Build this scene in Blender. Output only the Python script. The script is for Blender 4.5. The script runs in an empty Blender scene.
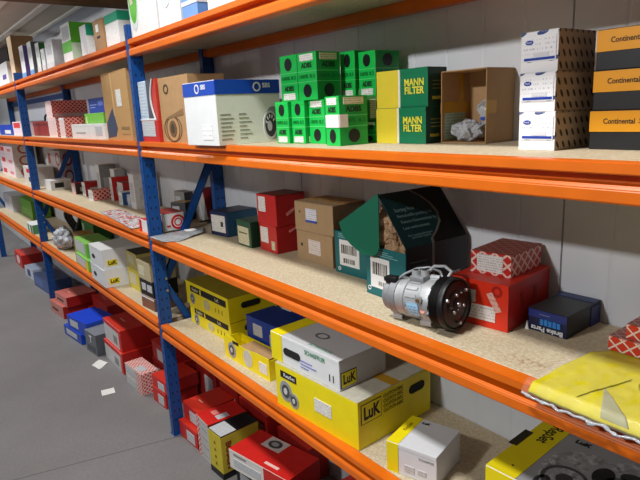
import bpy, bmesh, math, random
from mathutils import Vector, Matrix, noise
random.seed(7)
S = bpy.context.scene
COL = S.collection
PI = math.pi

# ------------------------------------------------------------------ basics
def lin(h):
    h = h.lstrip('#')
    o = []
    for i in (0, 2, 4):
        c = int(h[i:i+2], 16) / 255
        o.append(c / 12.92 if c <= .04045 else ((c + .055) / 1.055) ** 2.4)
    return (*o, 1)

class NT:
    """small wrapper for writing node maths"""
    def __init__(s, m):
        s.t = m.node_tree
    def n(s, typ, **k):
        x = s.t.nodes.new(typ)
        for a, b in k.items():
            setattr(x, a, b)
        return x
    def link(s, a, b):
        s.t.links.new(a, b)
    def m(s, op, a, b=None, c=None):
        x = s.n('ShaderNodeMath', operation=op)
        for i, v in enumerate((a, b, c)):
            if v is None: continue
            if isinstance(v, (int, float)): x.inputs[i].default_value = v
            else: s.link(v, x.inputs[i])
        return x.outputs[0]
    def uv(s):
        u = s.n('ShaderNodeUVMap'); u.uv_map = 'UVMap'
        sp = s.n('ShaderNodeSeparateXYZ'); s.link(u.outputs[0], sp.inputs[0])
        return sp.outputs[0], sp.outputs[1], u.outputs[0]
    def noise(s, vec, scale, detail=3, rough=.55):
        x = s.n('ShaderNodeTexNoise'); x.inputs['Scale'].default_value = scale
        x.inputs['Detail'].default_value = detail; x.inputs['Roughness'].default_value = rough
        if vec is not None: s.link(vec, x.inputs['Vector'])
        return x.outputs['Fac']
    def obj(s):
        return s.n('ShaderNodeTexCoord').outputs['Object']
    def mix(s, f, a, b):
        x = s.n('ShaderNodeMix', data_type='RGBA')
        if isinstance(f, (int, float)): x.inputs[0].default_value = f
        else: s.link(f, x.inputs[0])
        for i, v in ((6, a), (7, b)):
            if isinstance(v, (tuple, list)): x.inputs[i].default_value = v
            else: s.link(v, x.inputs[i])
        return x.outputs[2]
    def ramp(s, f, lo, hi):
        x = s.n('ShaderNodeMapRange'); x.inputs[1].default_value = lo; x.inputs[2].default_value = hi
        s.link(f, x.inputs[0]); return x.outputs[0]

def base_mat(name, rough=.5, metal=0., spec=.5):
    m = bpy.data.materials.new(name); m.use_nodes = True
    b = m.node_tree.nodes['Principled BSDF']
    b.inputs['Roughness'].default_value = rough
    b.inputs['Metallic'].default_value = metal
    b.inputs['Specular IOR Level'].default_value = spec
    return m, b, NT(m)

MC = {}
def P(hexc, rough=.5, metal=0., var=.10, scale=40., bump=0.):
    """plain paint / card with slight tonal wear"""
    k = (hexc, rough, metal, var, scale, bump)
    if k in MC: return MC[k]
    m, b, t = base_mat('paint_' + hexc.lstrip('#'), rough, metal, .4)
    c = lin(hexc)
    f = t.noise(t.obj(), scale, 4)
    d = tuple(x * (1 - var) for x in c[:3]) + (1,)
    e = tuple(min(1, x * (1 + var)) for x in c[:3]) + (1,)
    t.link(t.mix(t.ramp(f, .3, .7), d, e), b.inputs['Base Color'])
    if bump:
        bp = t.n('ShaderNodeBump'); bp.inputs['Strength'].default_value = bump; bp.inputs['Distance'].default_value = .002
        t.link(t.noise(t.obj(), scale * 4, 3), bp.inputs['Height']); t.link(bp.outputs[0], b.inputs['Normal'])
    MC[k] = m
    return m

def lattice(name, red, line, s=.034, wdt=.12, flower=False):
    m, b, t = base_mat(name, .42)
    u, v, _ = t.uv()
    a = t.m('FRACT', t.m('DIVIDE', t.m('ADD', u, t.m('MULTIPLY', v, 1.15)), s))
    c = t.m('FRACT', t.m('DIVIDE', t.m('SUBTRACT', u, t.m('MULTIPLY', v, 1.15)), s))
    def edge(x):
        d = t.m('ABSOLUTE', t.m('SUBTRACT', x, .5))
        return t.m('GREATER_THAN', d, .5 - wdt)
    e = t.m('MAXIMUM', edge(a), edge(c))
    t.link(t.mix(e, lin(red), lin(line)), b.inputs['Base Color'])
    return m

def ovals(name, base, ink, cx=.021, cy=.022, rx=.0052, ry=.0085, slant=.5):
    m, b, t = base_mat(name, .55)
    u, v, _ = t.uv()
    row = t.m('FLOOR', t.m('DIVIDE', v, cy))
    off = t.m('MULTIPLY', t.m('MODULO', row, 2.), .5)
    fu = t.m('SUBTRACT', t.m('FRACT', t.m('ADD', t.m('DIVIDE', u, cx), off)), .5)
    fv = t.m('SUBTRACT', t.m('FRACT', t.m('DIVIDE', v, cy)), .5)
    x = t.m('MULTIPLY', fu, cx); y = t.m('MULTIPLY', fv, cy)
    x2 = t.m('ADD', x, t.m('MULTIPLY', y, slant))
    d = t.m('ADD', t.m('POWER', t.m('ABSOLUTE', t.m('DIVIDE', x2, rx)), 2.), t.m('POWER', t.m('ABSOLUTE', t.m('DIVIDE', y, ry)), 2.))
    t.link(t.mix(t.m('LESS_THAN', d, 1.), lin(base), lin(ink)), b.inputs['Base Color'])
    return m

def printed(name, paper='#E9E7E1', ink='#55524e', row=.0062, dens=.5, bars=True):
    """sticker with rows of small print and a bar code"""
    m, b, t = base_mat(name, .45)
    u, v, _ = t.uv()
    rr = t.m('DIVIDE', v, row)
    ri = t.m('FLOOR', rr); rf = t.m('FRACT', rr)
    inrow = t.m('LESS_THAN', rf, .36)
    cx = t.n('ShaderNodeCombineXYZ'); t.link(t.m('MULTIPLY', u, 420.), cx.inputs[0]); t.link(t.m('MULTIPLY', ri, 7.3), cx.inputs[1])
    n1 = t.n('ShaderNodeTexNoise'); n1.inputs['Scale'].default_value = 1.; n1.inputs['Detail'].default_value = 1; t.link(cx.outputs[0], n1.inputs['Vector'])
    words = t.m('GREATER_THAN', n1.outputs['Fac'], dens)
    ink_f = t.m('MULTIPLY', inrow, words)
    t.link(t.mix(t.m('MULTIPLY', ink_f, .6), lin(paper), lin(ink)), b.inputs['Base Color'])
    return m

# ------------------------------------------------------------------ mesh helpers
def finish(name, bm, mats, parent=None, loc=(0, 0, 0), smooth=False):
    me = bpy.data.meshes.new(name)
    bmesh.ops.recalc_face_normals(bm, faces=bm.faces[:])
    bm.to_mesh(me); bm.free()
    if not isinstance(mats, (list, tuple)): mats = [mats]
    for m in mats: me.materials.append(m)
    if smooth:
        for p in me.polygons: p.use_smooth = True
    o = bpy.data.objects.new(name, me); COL.objects.link(o)
    o.location = loc
    if parent: o.parent = parent
    return o

def bx(bm, x0, y0, z0, x1, y1, z1, bev=0., seg=2, mi=0):
    r = bmesh.ops.create_cube(bm, size=1.)
    vs = r['verts']
    for v in vs:
        v.co = Vector((x0 + (v.co.x + .5) * (x1 - x0), y0 + (v.co.y + .5) * (y1 - y0), z0 + (v.co.z + .5) * (z1 - z0)))
    fs = set(f for v in vs for f in v.link_faces)
    for f in fs: f.material_index = mi
    if bev:
        es = list(set(e for v in vs for e in v.link_edges))
        bmesh.ops.bevel(bm, geom=es, offset=bev, segments=seg, affect='EDGES', profile=.5)

def tube(bm, pts, r, n=8, closed=False, mi=0):
    pts = [Vector(p) for p in pts]
    rings = []
    N = len(pts)
    up = Vector((0, 0, 1))
    for i, p in enumerate(pts):
        a = pts[(i - 1) % N] if (closed or i > 0) else p
        c = pts[(i + 1) % N] if (closed or i < N - 1) else p
        d = (c - a).normalized()
        s = d.cross(up)
        if s.length < .1: s = d.cross(Vector((1, 0, 0)))
        s.normalize(); q = s.cross(d)
        rr = r[i] if isinstance(r, (list, tuple)) else r
        rings.append([bm.verts.new(p + rr * (math.cos(2*PI*k/n) * s + math.sin(2*PI*k/n) * q)) for k in range(n)])
    M = N if closed else N - 1
    for i in range(M):
        A, B = rings[i], rings[(i + 1) % N]
        for k in range(n):
            f = bm.faces.new((A[k], A[(k+1) % n], B[(k+1) % n], B[k])); f.material_index = mi
    if not closed:
        bm.faces.new(rings[0]).material_index = mi
        bm.faces.new(rings[-1][::-1]).material_index = mi

def lathe(bm, prof, n=48, mi=0, squish=None):
    """profile [(axial, radius)] around local X"""
    rings = []
    for a, r in prof:
        rings.append([bm.verts.new((a, r * math.cos(2*PI*k/n), r * math.sin(2*PI*k/n))) for k in range(n)])
    for i in range(len(rings) - 1):
        A, B = rings[i], rings[i + 1]
        for k in range(n):
            f = bm.faces.new((A[k], A[(k+1) % n], B[(k+1) % n], B[k])); f.material_index = mi
    bm.faces.new(rings[0]).material_index = mi
    bm.faces.new(rings[-1][::-1]).material_index = mi

def prism(bm, poly, y0, y1, axis='y', mi=0):
    """poly of 2-D points extruded along an axis"""
    def mk(p, t):
        a, b = p
        return {'y': (a, t, b), 'x': (t, a, b), 'z': (a, b, t)}[axis]
    A = [bm.verts.new(mk(p, y0)) for p in poly]; B = [bm.verts.new(mk(p, y1)) for p in poly]
    n = len(poly)
    bm.faces.new(A).material_index = mi; bm.faces.new(B[::-1]).material_index = mi
    for i in range(n):
        bm.faces.new((A[i], B[i], B[(i+1) % n], A[(i+1) % n])).material_index = mi

def lump(bm, cx, cy, cz, rx, ry, rz, amp=.25, freq=2.5, seed=0, sub=4, flat=True):
    r = bmesh.ops.create_icosphere(bm, subdivisions=sub, radius=1.)
    for v in r['verts']:
        d = v.co.normalized()
        k = 1 + amp * noise.noise(d * freq + Vector((seed, seed*1.7, 0))) + amp * .6 * abs(noise.noise(d * freq * 2.6 + Vector((seed*2.3, 0, seed))))
        p = Vector((d.x * rx * k, d.y * ry * k, d.z * rz * k))
        if flat and p.z < -rz * .72: p.z = -rz * .72 + (p.z + rz * .72) * .04
        v.co = p + Vector((cx, cy, cz))

def crumple(bm, cx, cy, cz, rx, ry, rz, seed):
    n0 = len(bm.verts)
    lump(bm, 0, 0, 0, rx, ry, rz, .25, 2.0, seed, 5, False)
    k = min(rx, ry, rz)
    for v in bm.verts:
        for fr, am in ((2.2, .42), (5.0, .20), (11., .08)):
            q = v.co*(fr/k*.5) + Vector((seed, 0, 0))
            v.co += Vector((noise.noise(q), noise.noise(q + Vector((7, 3, 0))), noise.noise(q + Vector((0, 7, 5))))) * am * k
        v.co.z = max(v.co.z, -rz*1.08)
        v.co += Vector((cx, cy, cz))

def empty(name, loc, rot=0):
    o = bpy.data.objects.new(name, None); COL.objects.link(o)
    o.location = loc; o.rotation_euler = (0, 0, rot); o.empty_display_size = .05
    return o
def tag(o, label, cat, group=None, kind=None):
    o['label'] = label; o['category'] = cat
    if group: o['group'] = group
    if kind: o['kind'] = kind
    return o
def structure(o, label=None):
    o['kind'] = 'structure'
    if label: o['label'] = label
    return o

# ------------------------------------------------------------------ palette
ORANGE = P('#E06C10', .38, 0, .07, 14)
BLUE = P('#124A8E', .38, 0, .10, 20)
ZINC = P('#B9BDC2', .35, .8, .05, 60)
STICK = printed('sticker_print')
STICK2 = printed('sticker_print_dense', '#E4E2DC', '#3f3d3b', .006, .46)
STICKC = printed('sticker_print_cream', '#D9D3B2', '#5c5840', .0065, .46)
STICKG = printed('sticker_print_grey', '#C9CBCD', '#70747a', .007, .48)
def bars():
    m, b, t = base_mat('bar_code_print', .5); u, v, _ = t.uv()
    nn = t.n('ShaderNodeTexNoise'); nn.inputs['Scale'].default_value = 1.; nn.inputs['Detail'].default_value = 0
    cx = t.n('ShaderNodeCombineXYZ'); t.link(t.m('MULTIPLY', u, 420.), cx.inputs[0]); t.link(cx.outputs[0], nn.inputs['Vector'])
    t.link(t.mix(t.m('GREATER_THAN', nn.outputs['Fac'], .5), lin('#2a2a2a'), lin('#d0d0cc')), b.inputs['Base Color'])
    return m
BARS = bars()
TINY = printed('fine_print_white', '#EDEDEA', '#8f8f8c', .011, .6)
KRAFT = P('#B08A5E', .75, 0, .08, 30)
KRAFT2 = P('#A07C55', .75, 0, .08, 30)
WHITE = P('#E2E3E3', .45, 0, .03, 20)
OFFWHITE = P('#E4E4E0', .5, 0, .04, 20)
BLACK = P('#141416', .4, 0, .1, 30)
INK = P('#1b1b1b', .6, 0, .05, 30)
RED = P('#D3221B', .42, 0, .07, 25)
REDO = P('#DF3318', .42, 0, .06, 25)
DKRED = P('#A81E1B', .45, 0, .08, 25)
YELLOW = P('#F0DC10', .42, 0, .04, 18)
TAPE = P('#B88A1C', .25, 0, .05, 30)
FEBI = lattice('red_diamond_print', '#C5261C', '#EBC9BE')
FEBID = lattice('red_diamond_print_small', '#BE2D24', '#E7B9AE', .03, .11)
FEBIP = lattice('pink_diamond_print', '#E9B9B4', '#F3E6E3', .05, .2)
FORDW = ovals('oval_print_on_white', '#EDEEF0', '#26407e', .05, .052, .012, .0052, -.9)
FORDB = ovals('oval_print_on_kraft', '#A9937A', '#2a2722', .021, .0235, .0042, .0075, .5)

# ------------------------------------------------------------------ cartons
FACE = {  # origin corner factor, u axis, v axis, normal
    'front': (lambda w, d, h: Vector((0, 0, 0)), Vector((1, 0, 0)), Vector((0, 0, 1)), Vector((0, -1, 0))),
    'right': (lambda w, d, h: Vector((w, 0, 0)), Vector((0, 1, 0)), Vector((0, 0, 1)), Vector((1, 0, 0))),
    'top': (lambda w, d, h: Vector((0, 0, h)), Vector((1, 0, 0)), Vector((0, 1, 0)), Vector((0, 0, 1))),
    'left': (lambda w, d, h: Vector((0, d, 0)), Vector((0, -1, 0)), Vector((0, 0, 1)), Vector((-1, 0, 0))),
}
def face_uv(bm):
    L = (bm.loops.layers.uv.get('UVMap') or bm.loops.layers.uv.new('UVMap'))
    for f in bm.faces:
        n = f.normal
        a = max(range(3), key=lambda i: abs(n[i]))
        for l in f.loops:
            c = l.vert.co
            l[L].uv = ((c.y, c.z) if a == 0 else (c.x, c.z) if a == 1 else (c.x, c.y))

class Carton:
    """a closed box: body, separate lid (or lid flaps and tape), stickers and print"""
    def __init__(s, name, label, x, y, z, rot, w, d, h, front, right=None, top=None, lid='tuck', group=None, cat='box', lidm=None, bev=.0014):
        s.w, s.d, s.h = w, d, h
        right = right or front; top = top or front
        s.root = empty(name, (x, y, z), math.radians(rot)); tag(s.root, label, cat, group)
        t = .0022
        bm = bmesh.new()
        hb = h - t if lid else h
        bx(bm, 0, 0, 0, w, d, hb, bev)
        bm.normal_update()
        for f in bm.faces:
            n = f.normal
            f.material_index = 1 if n.x > .7 else (2 if n.z > .7 else 0)
        face_uv(bm)
        s.body = finish('body', bm, [front, right, top], s.root)
        lm = lidm or top
        if lid == 'tuck':
            bm = bmesh.new()
            bx(bm, -.0004, -.0006, hb, w + .0004, d + .0002, h, .0006, 1)
            bx(bm, .001, -.0009, hb - min(.010, h * .12), w - .001, .0004, hb + .0005, .0003, 1)
            face_uv(bm)
            bm.normal_update()
            for f in bm.faces:
                f.material_index = 1 if f.normal.y < -.5 else 0
            finish('lid', bm, [lm, front], s.root)
        elif lid == 'rsc':
            for k in (0, 1):
                bm = bmesh.new()
                if w >= d: bx(bm, 0, k*d/2 + .0006, hb, w, (k+1)*d/2 - .0006, h, .0008, 1)
                else: bx(bm, k*w/2 + .0006, 0, hb, (k+1)*w/2 - .0006, d, h, .0008, 1)
                face_uv(bm)
                finish('lid_flap', bm, lm, s.root)
            bm = bmesh.new()
            if w >= d: bx(bm, -.0006, d/2 - .02, h, w + .0006, d/2 + .02, h + .0003)
            else: bx(bm, w/2 - .02, -.0006, h, w/2 + .02, d + .0006, h + .0003)
            tp = finish('tape', bm, TAPE, s.root)
    def frame(s, face):
        o, u, v, n = FACE[face]
        return o(s.w, s.d, s.h), u, v, n
    def patch(s, face, u0, v0, u1, v1, mat, name='label', t=.0007, poly=None, off=.0009, label=None):
        """thin printed or glued piece lying on a face (u,v in metres from its lower left corner)"""
        o, u, v, n = s.frame(face)
        bm = bmesh.new()
        poly = poly or [(u0, v0), (u1, v0), (u1, v1), (u0, v1)]
        A = [bm.verts.new(o + u*a + v*b + n*0.) for a, b in poly]
        B = [bm.verts.new(o + u*a + v*b + n*(off + t)) for a, b in poly]
        k = len(poly)
        bm.faces.new(A); bm.faces.new(B[::-1])
        for i in range(k): bm.faces.new((A[i], B[i], B[(i+1) % k], A[(i+1) % k]))
        bm.normal_update(); face_uv(bm)
        ob = finish(name, bm, mat, s.root)
        if label: ob['label'] = label
        return ob
    def disc(s, face, cu, cv, ru, rv, mat, name='printed_disc', n=24, hole=0., off=.0009, t=.0006):
        if hole:
            o, u, v, nn = s.frame(face)
            bm = bmesh.new()
            R = [[bm.verts.new(o + u*(cu + ru*k*math.cos(2*PI*i/n)) + v*(cv + rv*k*math.sin(2*PI*i/n)) + nn*(off+e)) for i in range(n)] for k, e in ((hole, -off), (hole, t), (1, t), (1, -off))]
            for a in range(3):
                for i in range(n): bm.faces.new((R[a][i], R[a][(i+1) % n], R[a+1][(i+1) % n], R[a+1][i]))
            return finish(name, bm, mat, s.root)
        return s.patch(face, 0, 0, 0, 0, mat, name, t, [(cu + ru*math.cos(2*PI*i/n), cv + rv*math.sin(2*PI*i/n)) for i in range(n)], off)
    def text(s, face, string, size, u, v, mat, rot=0., bold=0., width=None, off=.0014, name='lettering', spacing=1.):
        o, ua, va, n = s.frame(face)
        me = text_mesh(string, size, bold, width, spacing)
        me.materials.append(mat)
        ob = bpy.data.objects.new(name, me); COL.objects.link(ob)
        ob.parent = s.root
        R = Matrix((ua, va, n)).transposed().to_4x4()
        ob.matrix_local = Matrix.Translation(o + ua*u + va*v + n*off) @ R @ Matrix.Rotation(math.radians(rot), 4, 'Z')
        return ob
    @property
    def top(s): return s.root.location.z + s.h

def text_mesh(string, size, bold=0., width=None, spacing=1.):
    c = bpy.data.curves.new('lettering', 'FONT')
    c.body = string; c.size = size; c.align_x = 'CENTER'; c.align_y = 'CENTER'
    c.extrude = .0004; c.offset = bold * size; c.resolution_u = 3; c.space_line = .82; c.space_character = spacing
    o = bpy.data.objects.new('lettering_source', c); COL.objects.link(o)
    bpy.context.view_layer.update()
    dg = bpy.context.evaluated_depsgraph_get()
    me = bpy.data.meshes.new_from_object(o.evaluated_get(dg))
    bpy.data.objects.remove(o); bpy.data.curves.remove(c)
    if width:
        xs = [v.co.x for v in me.vertices]
        k = width / max(1e-6, max(xs) - min(xs))
        for v in me.vertices: v.co.x *= k
    return me

def stadium(cx, cy, w, h, n=8):
    r = h / 2; o = []
    for i in range(n + 1):
        a = -PI/2 + PI*i/n; o.append((cx + w/2 - r + r*math.cos(a), cy + r*math.sin(a)))
    for i in range(n + 1):
        a = PI/2 + PI*i/n; o.append((cx - w/2 + r + r*math.cos(a), cy + r*math.sin(a)))
    return o

# ------------------------------------------------------------------ the room
ZB = {'a': 1.8662, 'b': 1.4265, 'c': .9861, 'd': .5416}      # underside of each shelf's beams
TH = .069
SA, SB, SC, SD = (ZB[k] + TH for k in 'abcd')
BAY, DEPTH, WALL = 2.6297, .405, .4075

m, b, t = base_mat('concrete_floor', .72)
f1 = t.noise(t.obj(), 1.1, 6, .6); f2 = t.noise(t.obj(), 60, 3)
c1 = t.mix(t.ramp(f1, .3, .7), lin('#716e6d'), lin('#83807f'))
c2 = t.mix(t.m('MULTIPLY', t.ramp(f2, .35, .75), .25), c1, lin('#585553'))
sp = t.n('ShaderNodeSeparateXYZ'); t.link(t.obj(), sp.inputs[0])
j1 = t.m('ABSOLUTE', t.m('SUBTRACT', t.m('SUBTRACT', sp.outputs[0], t.m('MULTIPLY', sp.outputs[1], .243)), .05))
j2 = t.m('ABSOLUTE', t.m('SUBTRACT', sp.outputs[1], .02))
jn = t.m('LESS_THAN', j1, .004)
t.link(t.mix(t.m('MULTIPLY', jn, .6), c2, lin('#403d3b')), b.inputs['Base Color'])
FLOORM = m
bm = bmesh.new(); bx(bm, -14, -3.2, -.05, 3.6, .6, 0)
structure(finish('floor', bm, FLOORM), 'grey concrete warehouse floor with a saw-cut joint')

m, b, t = base_mat('wall_panel_paint', .5)
f = t.noise(t.obj(), 3, 4)
t.link(t.mix(t.ramp(f, .3, .7), lin('#D2D5DA'), lin('#DFE2E6')), b.inputs['Base Color'])
WALLM = m
bm = bmesh.new()
seams = [-7.48, -6.35, -5.22, -4.09, -2.95, -1.82, -.42, .712, 1.8506, 2.98]
x = -9.; xs = []
pts = []      # profile along x : shallow grooves and deep panel seams
seam_list = [.712 + 1.138 * k for k in range(-9, 3)]
for sx in seam_list:
    pts += [(sx - .0025, 0), (sx - .0018, .012), (sx + .0018, .012), (sx + .0025, 0)]
    for k in range(1, 9):
        gx = sx + 1.138 * k / 9
        pts += [(gx - .006, 0), (gx, .0022), (gx + .006, 0)]
vs0 = [bm.verts.new((px, WALL + dy, -.02)) for px, dy in pts]; vs1 = [bm.verts.new((px, WALL + dy, 2.36)) for px, dy in pts]
for i in range(len(pts) - 1): bm.faces.new((vs0[i], vs0[i+1], vs1[i+1], vs1[i]))
bk0 = [bm.verts.new((pts[0][0], WALL + .08, -.02)), bm.verts.new((pts[-1][0], WALL + .08, -.02))]
bk1 = [bm.verts.new((pts[0][0], WALL + .08, 2.36)), bm.verts.new((pts[-1][0], WALL + .08, 2.36))]
bm.faces.new((bk0[0], bk0[1], bk1[1], bk1[0]))
structure(finish('wall_back', bm, WALLM), 'white ribbed sandwich panel wall behind the racking')

# sloped roof lining over the racks, with white joint strips along it
CEILM = P('#BDB8AE', .8, 0, .08, 3); CEILB = P('#B4BBC6', .8, 0, .06, 3)
bm = bmesh.new()
def cz(y): return 2.33 + .10 * (WALL - y)
for (ya, yb, mi) in ((.41, .262, 1), (.262, .075, 0), (.075, -.19, 0)):
    v = [bm.verts.new(p) for p in ((-9.5, ya, cz(ya)), (3.2, ya, cz(ya)), (3.2, yb, cz(yb)), (-9.5, yb, cz(yb)))]
    w = [bm.verts.new(p) for p in ((-9.5, ya, cz(ya)+.05), (3.2, ya, cz(ya)+.05), (3.2, yb, cz(yb)+.05), (-9.5, yb, cz(yb)+.05))]
    bm.faces.new(v).material_index = mi; bm.faces.new(w[::-1]).material_index = mi
    for i in range(4): bm.faces.new((v[i], w[i], w[(i+1) % 4], v[(i+1) % 4])).material_index = mi
structure(finish('ceiling', bm, [CEILM, CEILB]), 'grey roof lining sloping up from the wall')
STRIP = P('#E3E3E0', .5, 0, .03, 10)
for i, (y0, wd) in enumerate(((.25, .028), (.058, .05), (-.165, .04))):
    bm = bmesh.new(); bx(bm, -9.5, y0, cz(y0) - .014, 3.2, y0 + wd, cz(y0) + .002, .003)
    o = structure(finish('trim_%d' % (i + 1), bm, STRIP), 'white joint strip running along the roof lining')
bm = bmesh.new(); bx(bm, -.95, -.32, 2.238, -.83, .405, 2.32, .004)
structure(finish('trim_4', bm, P('#5d4026', .7, 0, .15, 12)), 'dark brown roof beam crossing over the racks')

# ------------------------------------------------------------------ racking
HOLE = P('#0a1c3c', .8, 0, .05, 40)
PATH = {0: 'right-hand', 1: 'near', 2: 'second', 3: 'far'}
def post_bm(y0, y1):
    bm = bmesh.new()
    # open back channel: web facing the aisle side, flanges with lips
    W = .038; tk = .0025
    fy = y0; by = y1
    bx(bm, 0, fy, 0, W, fy + tk, 2.0, .0008, 1)
    bx(bm, 0, fy, 0, tk, by, 2.0, .0008, 1); bx(bm, W - tk, fy, 0, W, by, 2.0, .0008, 1)
    bx(bm, 0, by - tk, 0, .013, by, 2.0, .0008, 1); bx(bm, W - .013, by - tk, 0, W, by, 2.0, .0008, 1)
    return bm
def upright(x, label):
    r = empty('rack_upright', (x, 0, 0)); tag(r, label, 'rack upright', 'blue uprights of the racking')
    for (y0, y1, fr) in ((0, .058, 1), (.348, .404, 0)):
        h = post_bm(y0, y1)
        z = .08
        while z < 1.96:
            for yy in ((y0 + .016), (y0 + .041)):
                prism(h, [(yy - .0025, z), (yy + .0025, z), (yy + .0036, z + .010), (yy, z + .0135), (yy - .0036, z + .010)], .0375, .0384, 'x', 1)
            if fr: prism(h, [(.0165, z + .02), (.0215, z + .02), (.0225, z + .030), (.019, z + .0335), (.0155, z + .030)], -.0004, .0006, 'y', 1)
            z += .05
        finish('post', h, [BLUE, HOLE], r)
        fp = bmesh.new(); bx(fp, -.008, y0 - .003, 0, .044, y1 + .003, .004, .001, 1)
        finish('foot_plate', fp, BLUE, r)
    zz = [.25, .82, 1.40]
    ends = [((.335, .25), (.055, .79)), ((.055, .83), (.345, 1.37))]
    for (a, b_) in ends:
        bm = bmesh.new()
        A = Vector((.019, a[0], a[1])); B = Vector((.019, b_[0], b_[1])); d = (B - A).normalized(); q = Vector((1, 0, 0)).cross(d)
        for sx0, sx1, q0, q1 in ((-.012, .012, -.016, -.0135), (-.012, -.0095, -.016, .016), (.0095, .012, -.016, .016)):
            c = []
            for P0 in (A, B):
                c.append([bm.verts.new(P0 + Vector((sx, 0, 0)) + q*qq) for sx, qq in ((sx0, q0), (sx1, q0), (sx1, q1), (sx0, q1))])
            bm.faces.new(c[0]); bm.faces.new(c[1][::-1])
            for i in range(4): bm.faces.new((c[0][i], c[1][i], c[1][(i+1) % 4], c[0][(i+1) % 4]))
        br = finish('brace', bm, BLUE, r)
    for z in (.775, .835):
        bm = bmesh.new()
        bmesh.ops.create_cone(bm, cap_ends=True, segments=6, radius1=.0062, radius2=.0062, depth=.006, matrix=Matrix.Translation((.041, .048, z)) @ Matrix.Rotation(PI/2, 4, 'Y'))
        finish('bolt', bm, ZINC, r)
    return r
upright(0, 'blue perforated upright standing nearest the camera, with the grey floor joint at its foot')
upright(-BAY, 'blue perforated upright one bay beyond the nearest one')
upright(-2*BAY, 'farthest blue upright, its foot by the picture edge')
upright(BAY, 'blue upright ending the nearest bay, past the yellow vest')

LEVEL = {'a': 'top', 'b': 'second', 'c': 'third', 'd': 'lowest'}
BAYN = {0: 'nearest bay', 1: 'middle bay', 2: 'farthest bay'}
CHIP = None
m, b, t = base_mat('chipboard', .7)
n1 = t.noise(t.obj(), 140, 2); n2 = t.noise(t.obj(), 4, 4); n3 = t.noise(t.obj(), 420, 2)
c = t.mix(t.ramp(n1, .35, .65), lin('#b9a88a'), lin('#d0c2a4'))
c = t.mix(t.m('MULTIPLY', t.ramp(n3, .55, .75), .35), c, lin('#9a805d'))
c = t.mix(t.m('MULTIPLY', t.ramp(n2, .5, .8), .35), c, lin('#b39a78'))
t.link(c, b.inputs['Base Color'])
CHIP = m
CHIPS = CHIP.copy(); CHIPS.name = 'chipboard_stained'
t = NT(CHIPS); b = CHIPS.node_tree.nodes['Principled BSDF']; src = b.inputs['Base Color'].links[0].from_socket
sp = t.n('ShaderNodeSeparateXYZ'); t.link(t.obj(), sp.inputs[0])
dx = t.m('DIVIDE', t.m('SUBTRACT', sp.outputs[0], 1.965), .075); dy = t.m('DIVIDE', t.m('SUBTRACT', sp.outputs[1], .075), .035)
rad = t.m('ADD', t.m('MULTIPLY', dx, dx), t.m('MULTIPLY', dy, dy))
ms = t.m('MULTIPLY', t.m('SUBTRACT', 1., t.m('MINIMUM', rad, 1.)), t.ramp(t.noise(t.obj(), 75, 3, .7), .48, .62))
t.link(t.mix(t.m('MULTIPLY', ms, .8), src, lin('#8f5f38')), b.inputs['Base Color'])
def beam_poly(y0, sgn, z):
    pr = [(-.005, TH), (-.005, .049), (.006, .0478), (.027, .047), (.027, .033), (.001, .0305), (-.004, .024), (-.004, .002), (.0, 0), (.036, 0), (.036, .030), (.030, .034), (.030, TH)]
    if sgn < 0: pr = [(-.004, .0355), (-.004, .026), (.002, .022), (.002, .016), (-.004, .012), (-.004, .0), (.036, 0), (.036, .0355)]
    return [(y0 + sgn * a, z + b_) for a, b_ in pr]
for bay in (0, 1, 2):
    x0 = -bay * BAY + .038; x1 = -bay * BAY + BAY
    for lv in 'abcd':
        z = ZB[lv]
        for side in ('front', 'rear'):
            r = empty('shelf_beam', (x0, 0 if side == 'front' else DEPTH, z))
            tag(r, 'orange steel %s beam of the %s shelf in the %s' % (side, LEVEL[lv], BAYN[bay]), 'shelf beam', 'orange shelf beams')
            bm = bmesh.new()
            prism(bm, beam_poly(0, 1 if side == 'front' else -1, 0), .004, x1 - x0 - .004, 'x')
            bmesh.ops.bevel(bm, geom=[e for e in bm.edges if abs(e.verts[0].co.x - e.verts[1].co.x) > .5], offset=.0018, segments=2, affect='EDGES')
            finish('channel', bm, ORANGE, r)
            s = 1 if side == 'front' else -1
            for xe in (0, x1 - x0 - .003):
                bm = bmesh.new(); bx(bm, xe, min(s*.002, s*.05), .003, xe + .003, max(s*.002, s*.05), TH - .004 if s > 0 else .034, .0008, 1)
                finish('end_connector', bm, ORANGE, r)
        bm = bmesh.new(); bx(bm, x0 + .012, .031, z + .036, x1 - .012, .4035, z + TH, .0012, 1)
        o = finish('shelf_board', bm, CHIPS if (bay, lv) == (0, 'c') else CHIP)
        tag(o, 'bare chipboard of the %s shelf in the %s' % (LEVEL[lv], BAYN[bay]), 'shelf board', 'chipboard shelf boards')
# two blue stiffening bars at the rear of the far bay
for z, lb in ((1.83, 'lower'), (1.745, 'deeper set')):
    pass
r = tag(empty('rear_bar', (-2*BAY + .05, .385, 1.80)), 'blue steel bar crossing behind the red boxes at the far bay', 'bar')
bm = bmesh.new(); bx(bm, 0, 0, 0, BAY - .01, .018, .045, .002); finish('bar', bm, BLUE, r)
for xe in (0, BAY - .015):
    bm = bmesh.new(); bx(bm, xe, -.003, -.012, xe + .005, .02, .057, .001); finish('end_plate', bm, BLUE, r)

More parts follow.
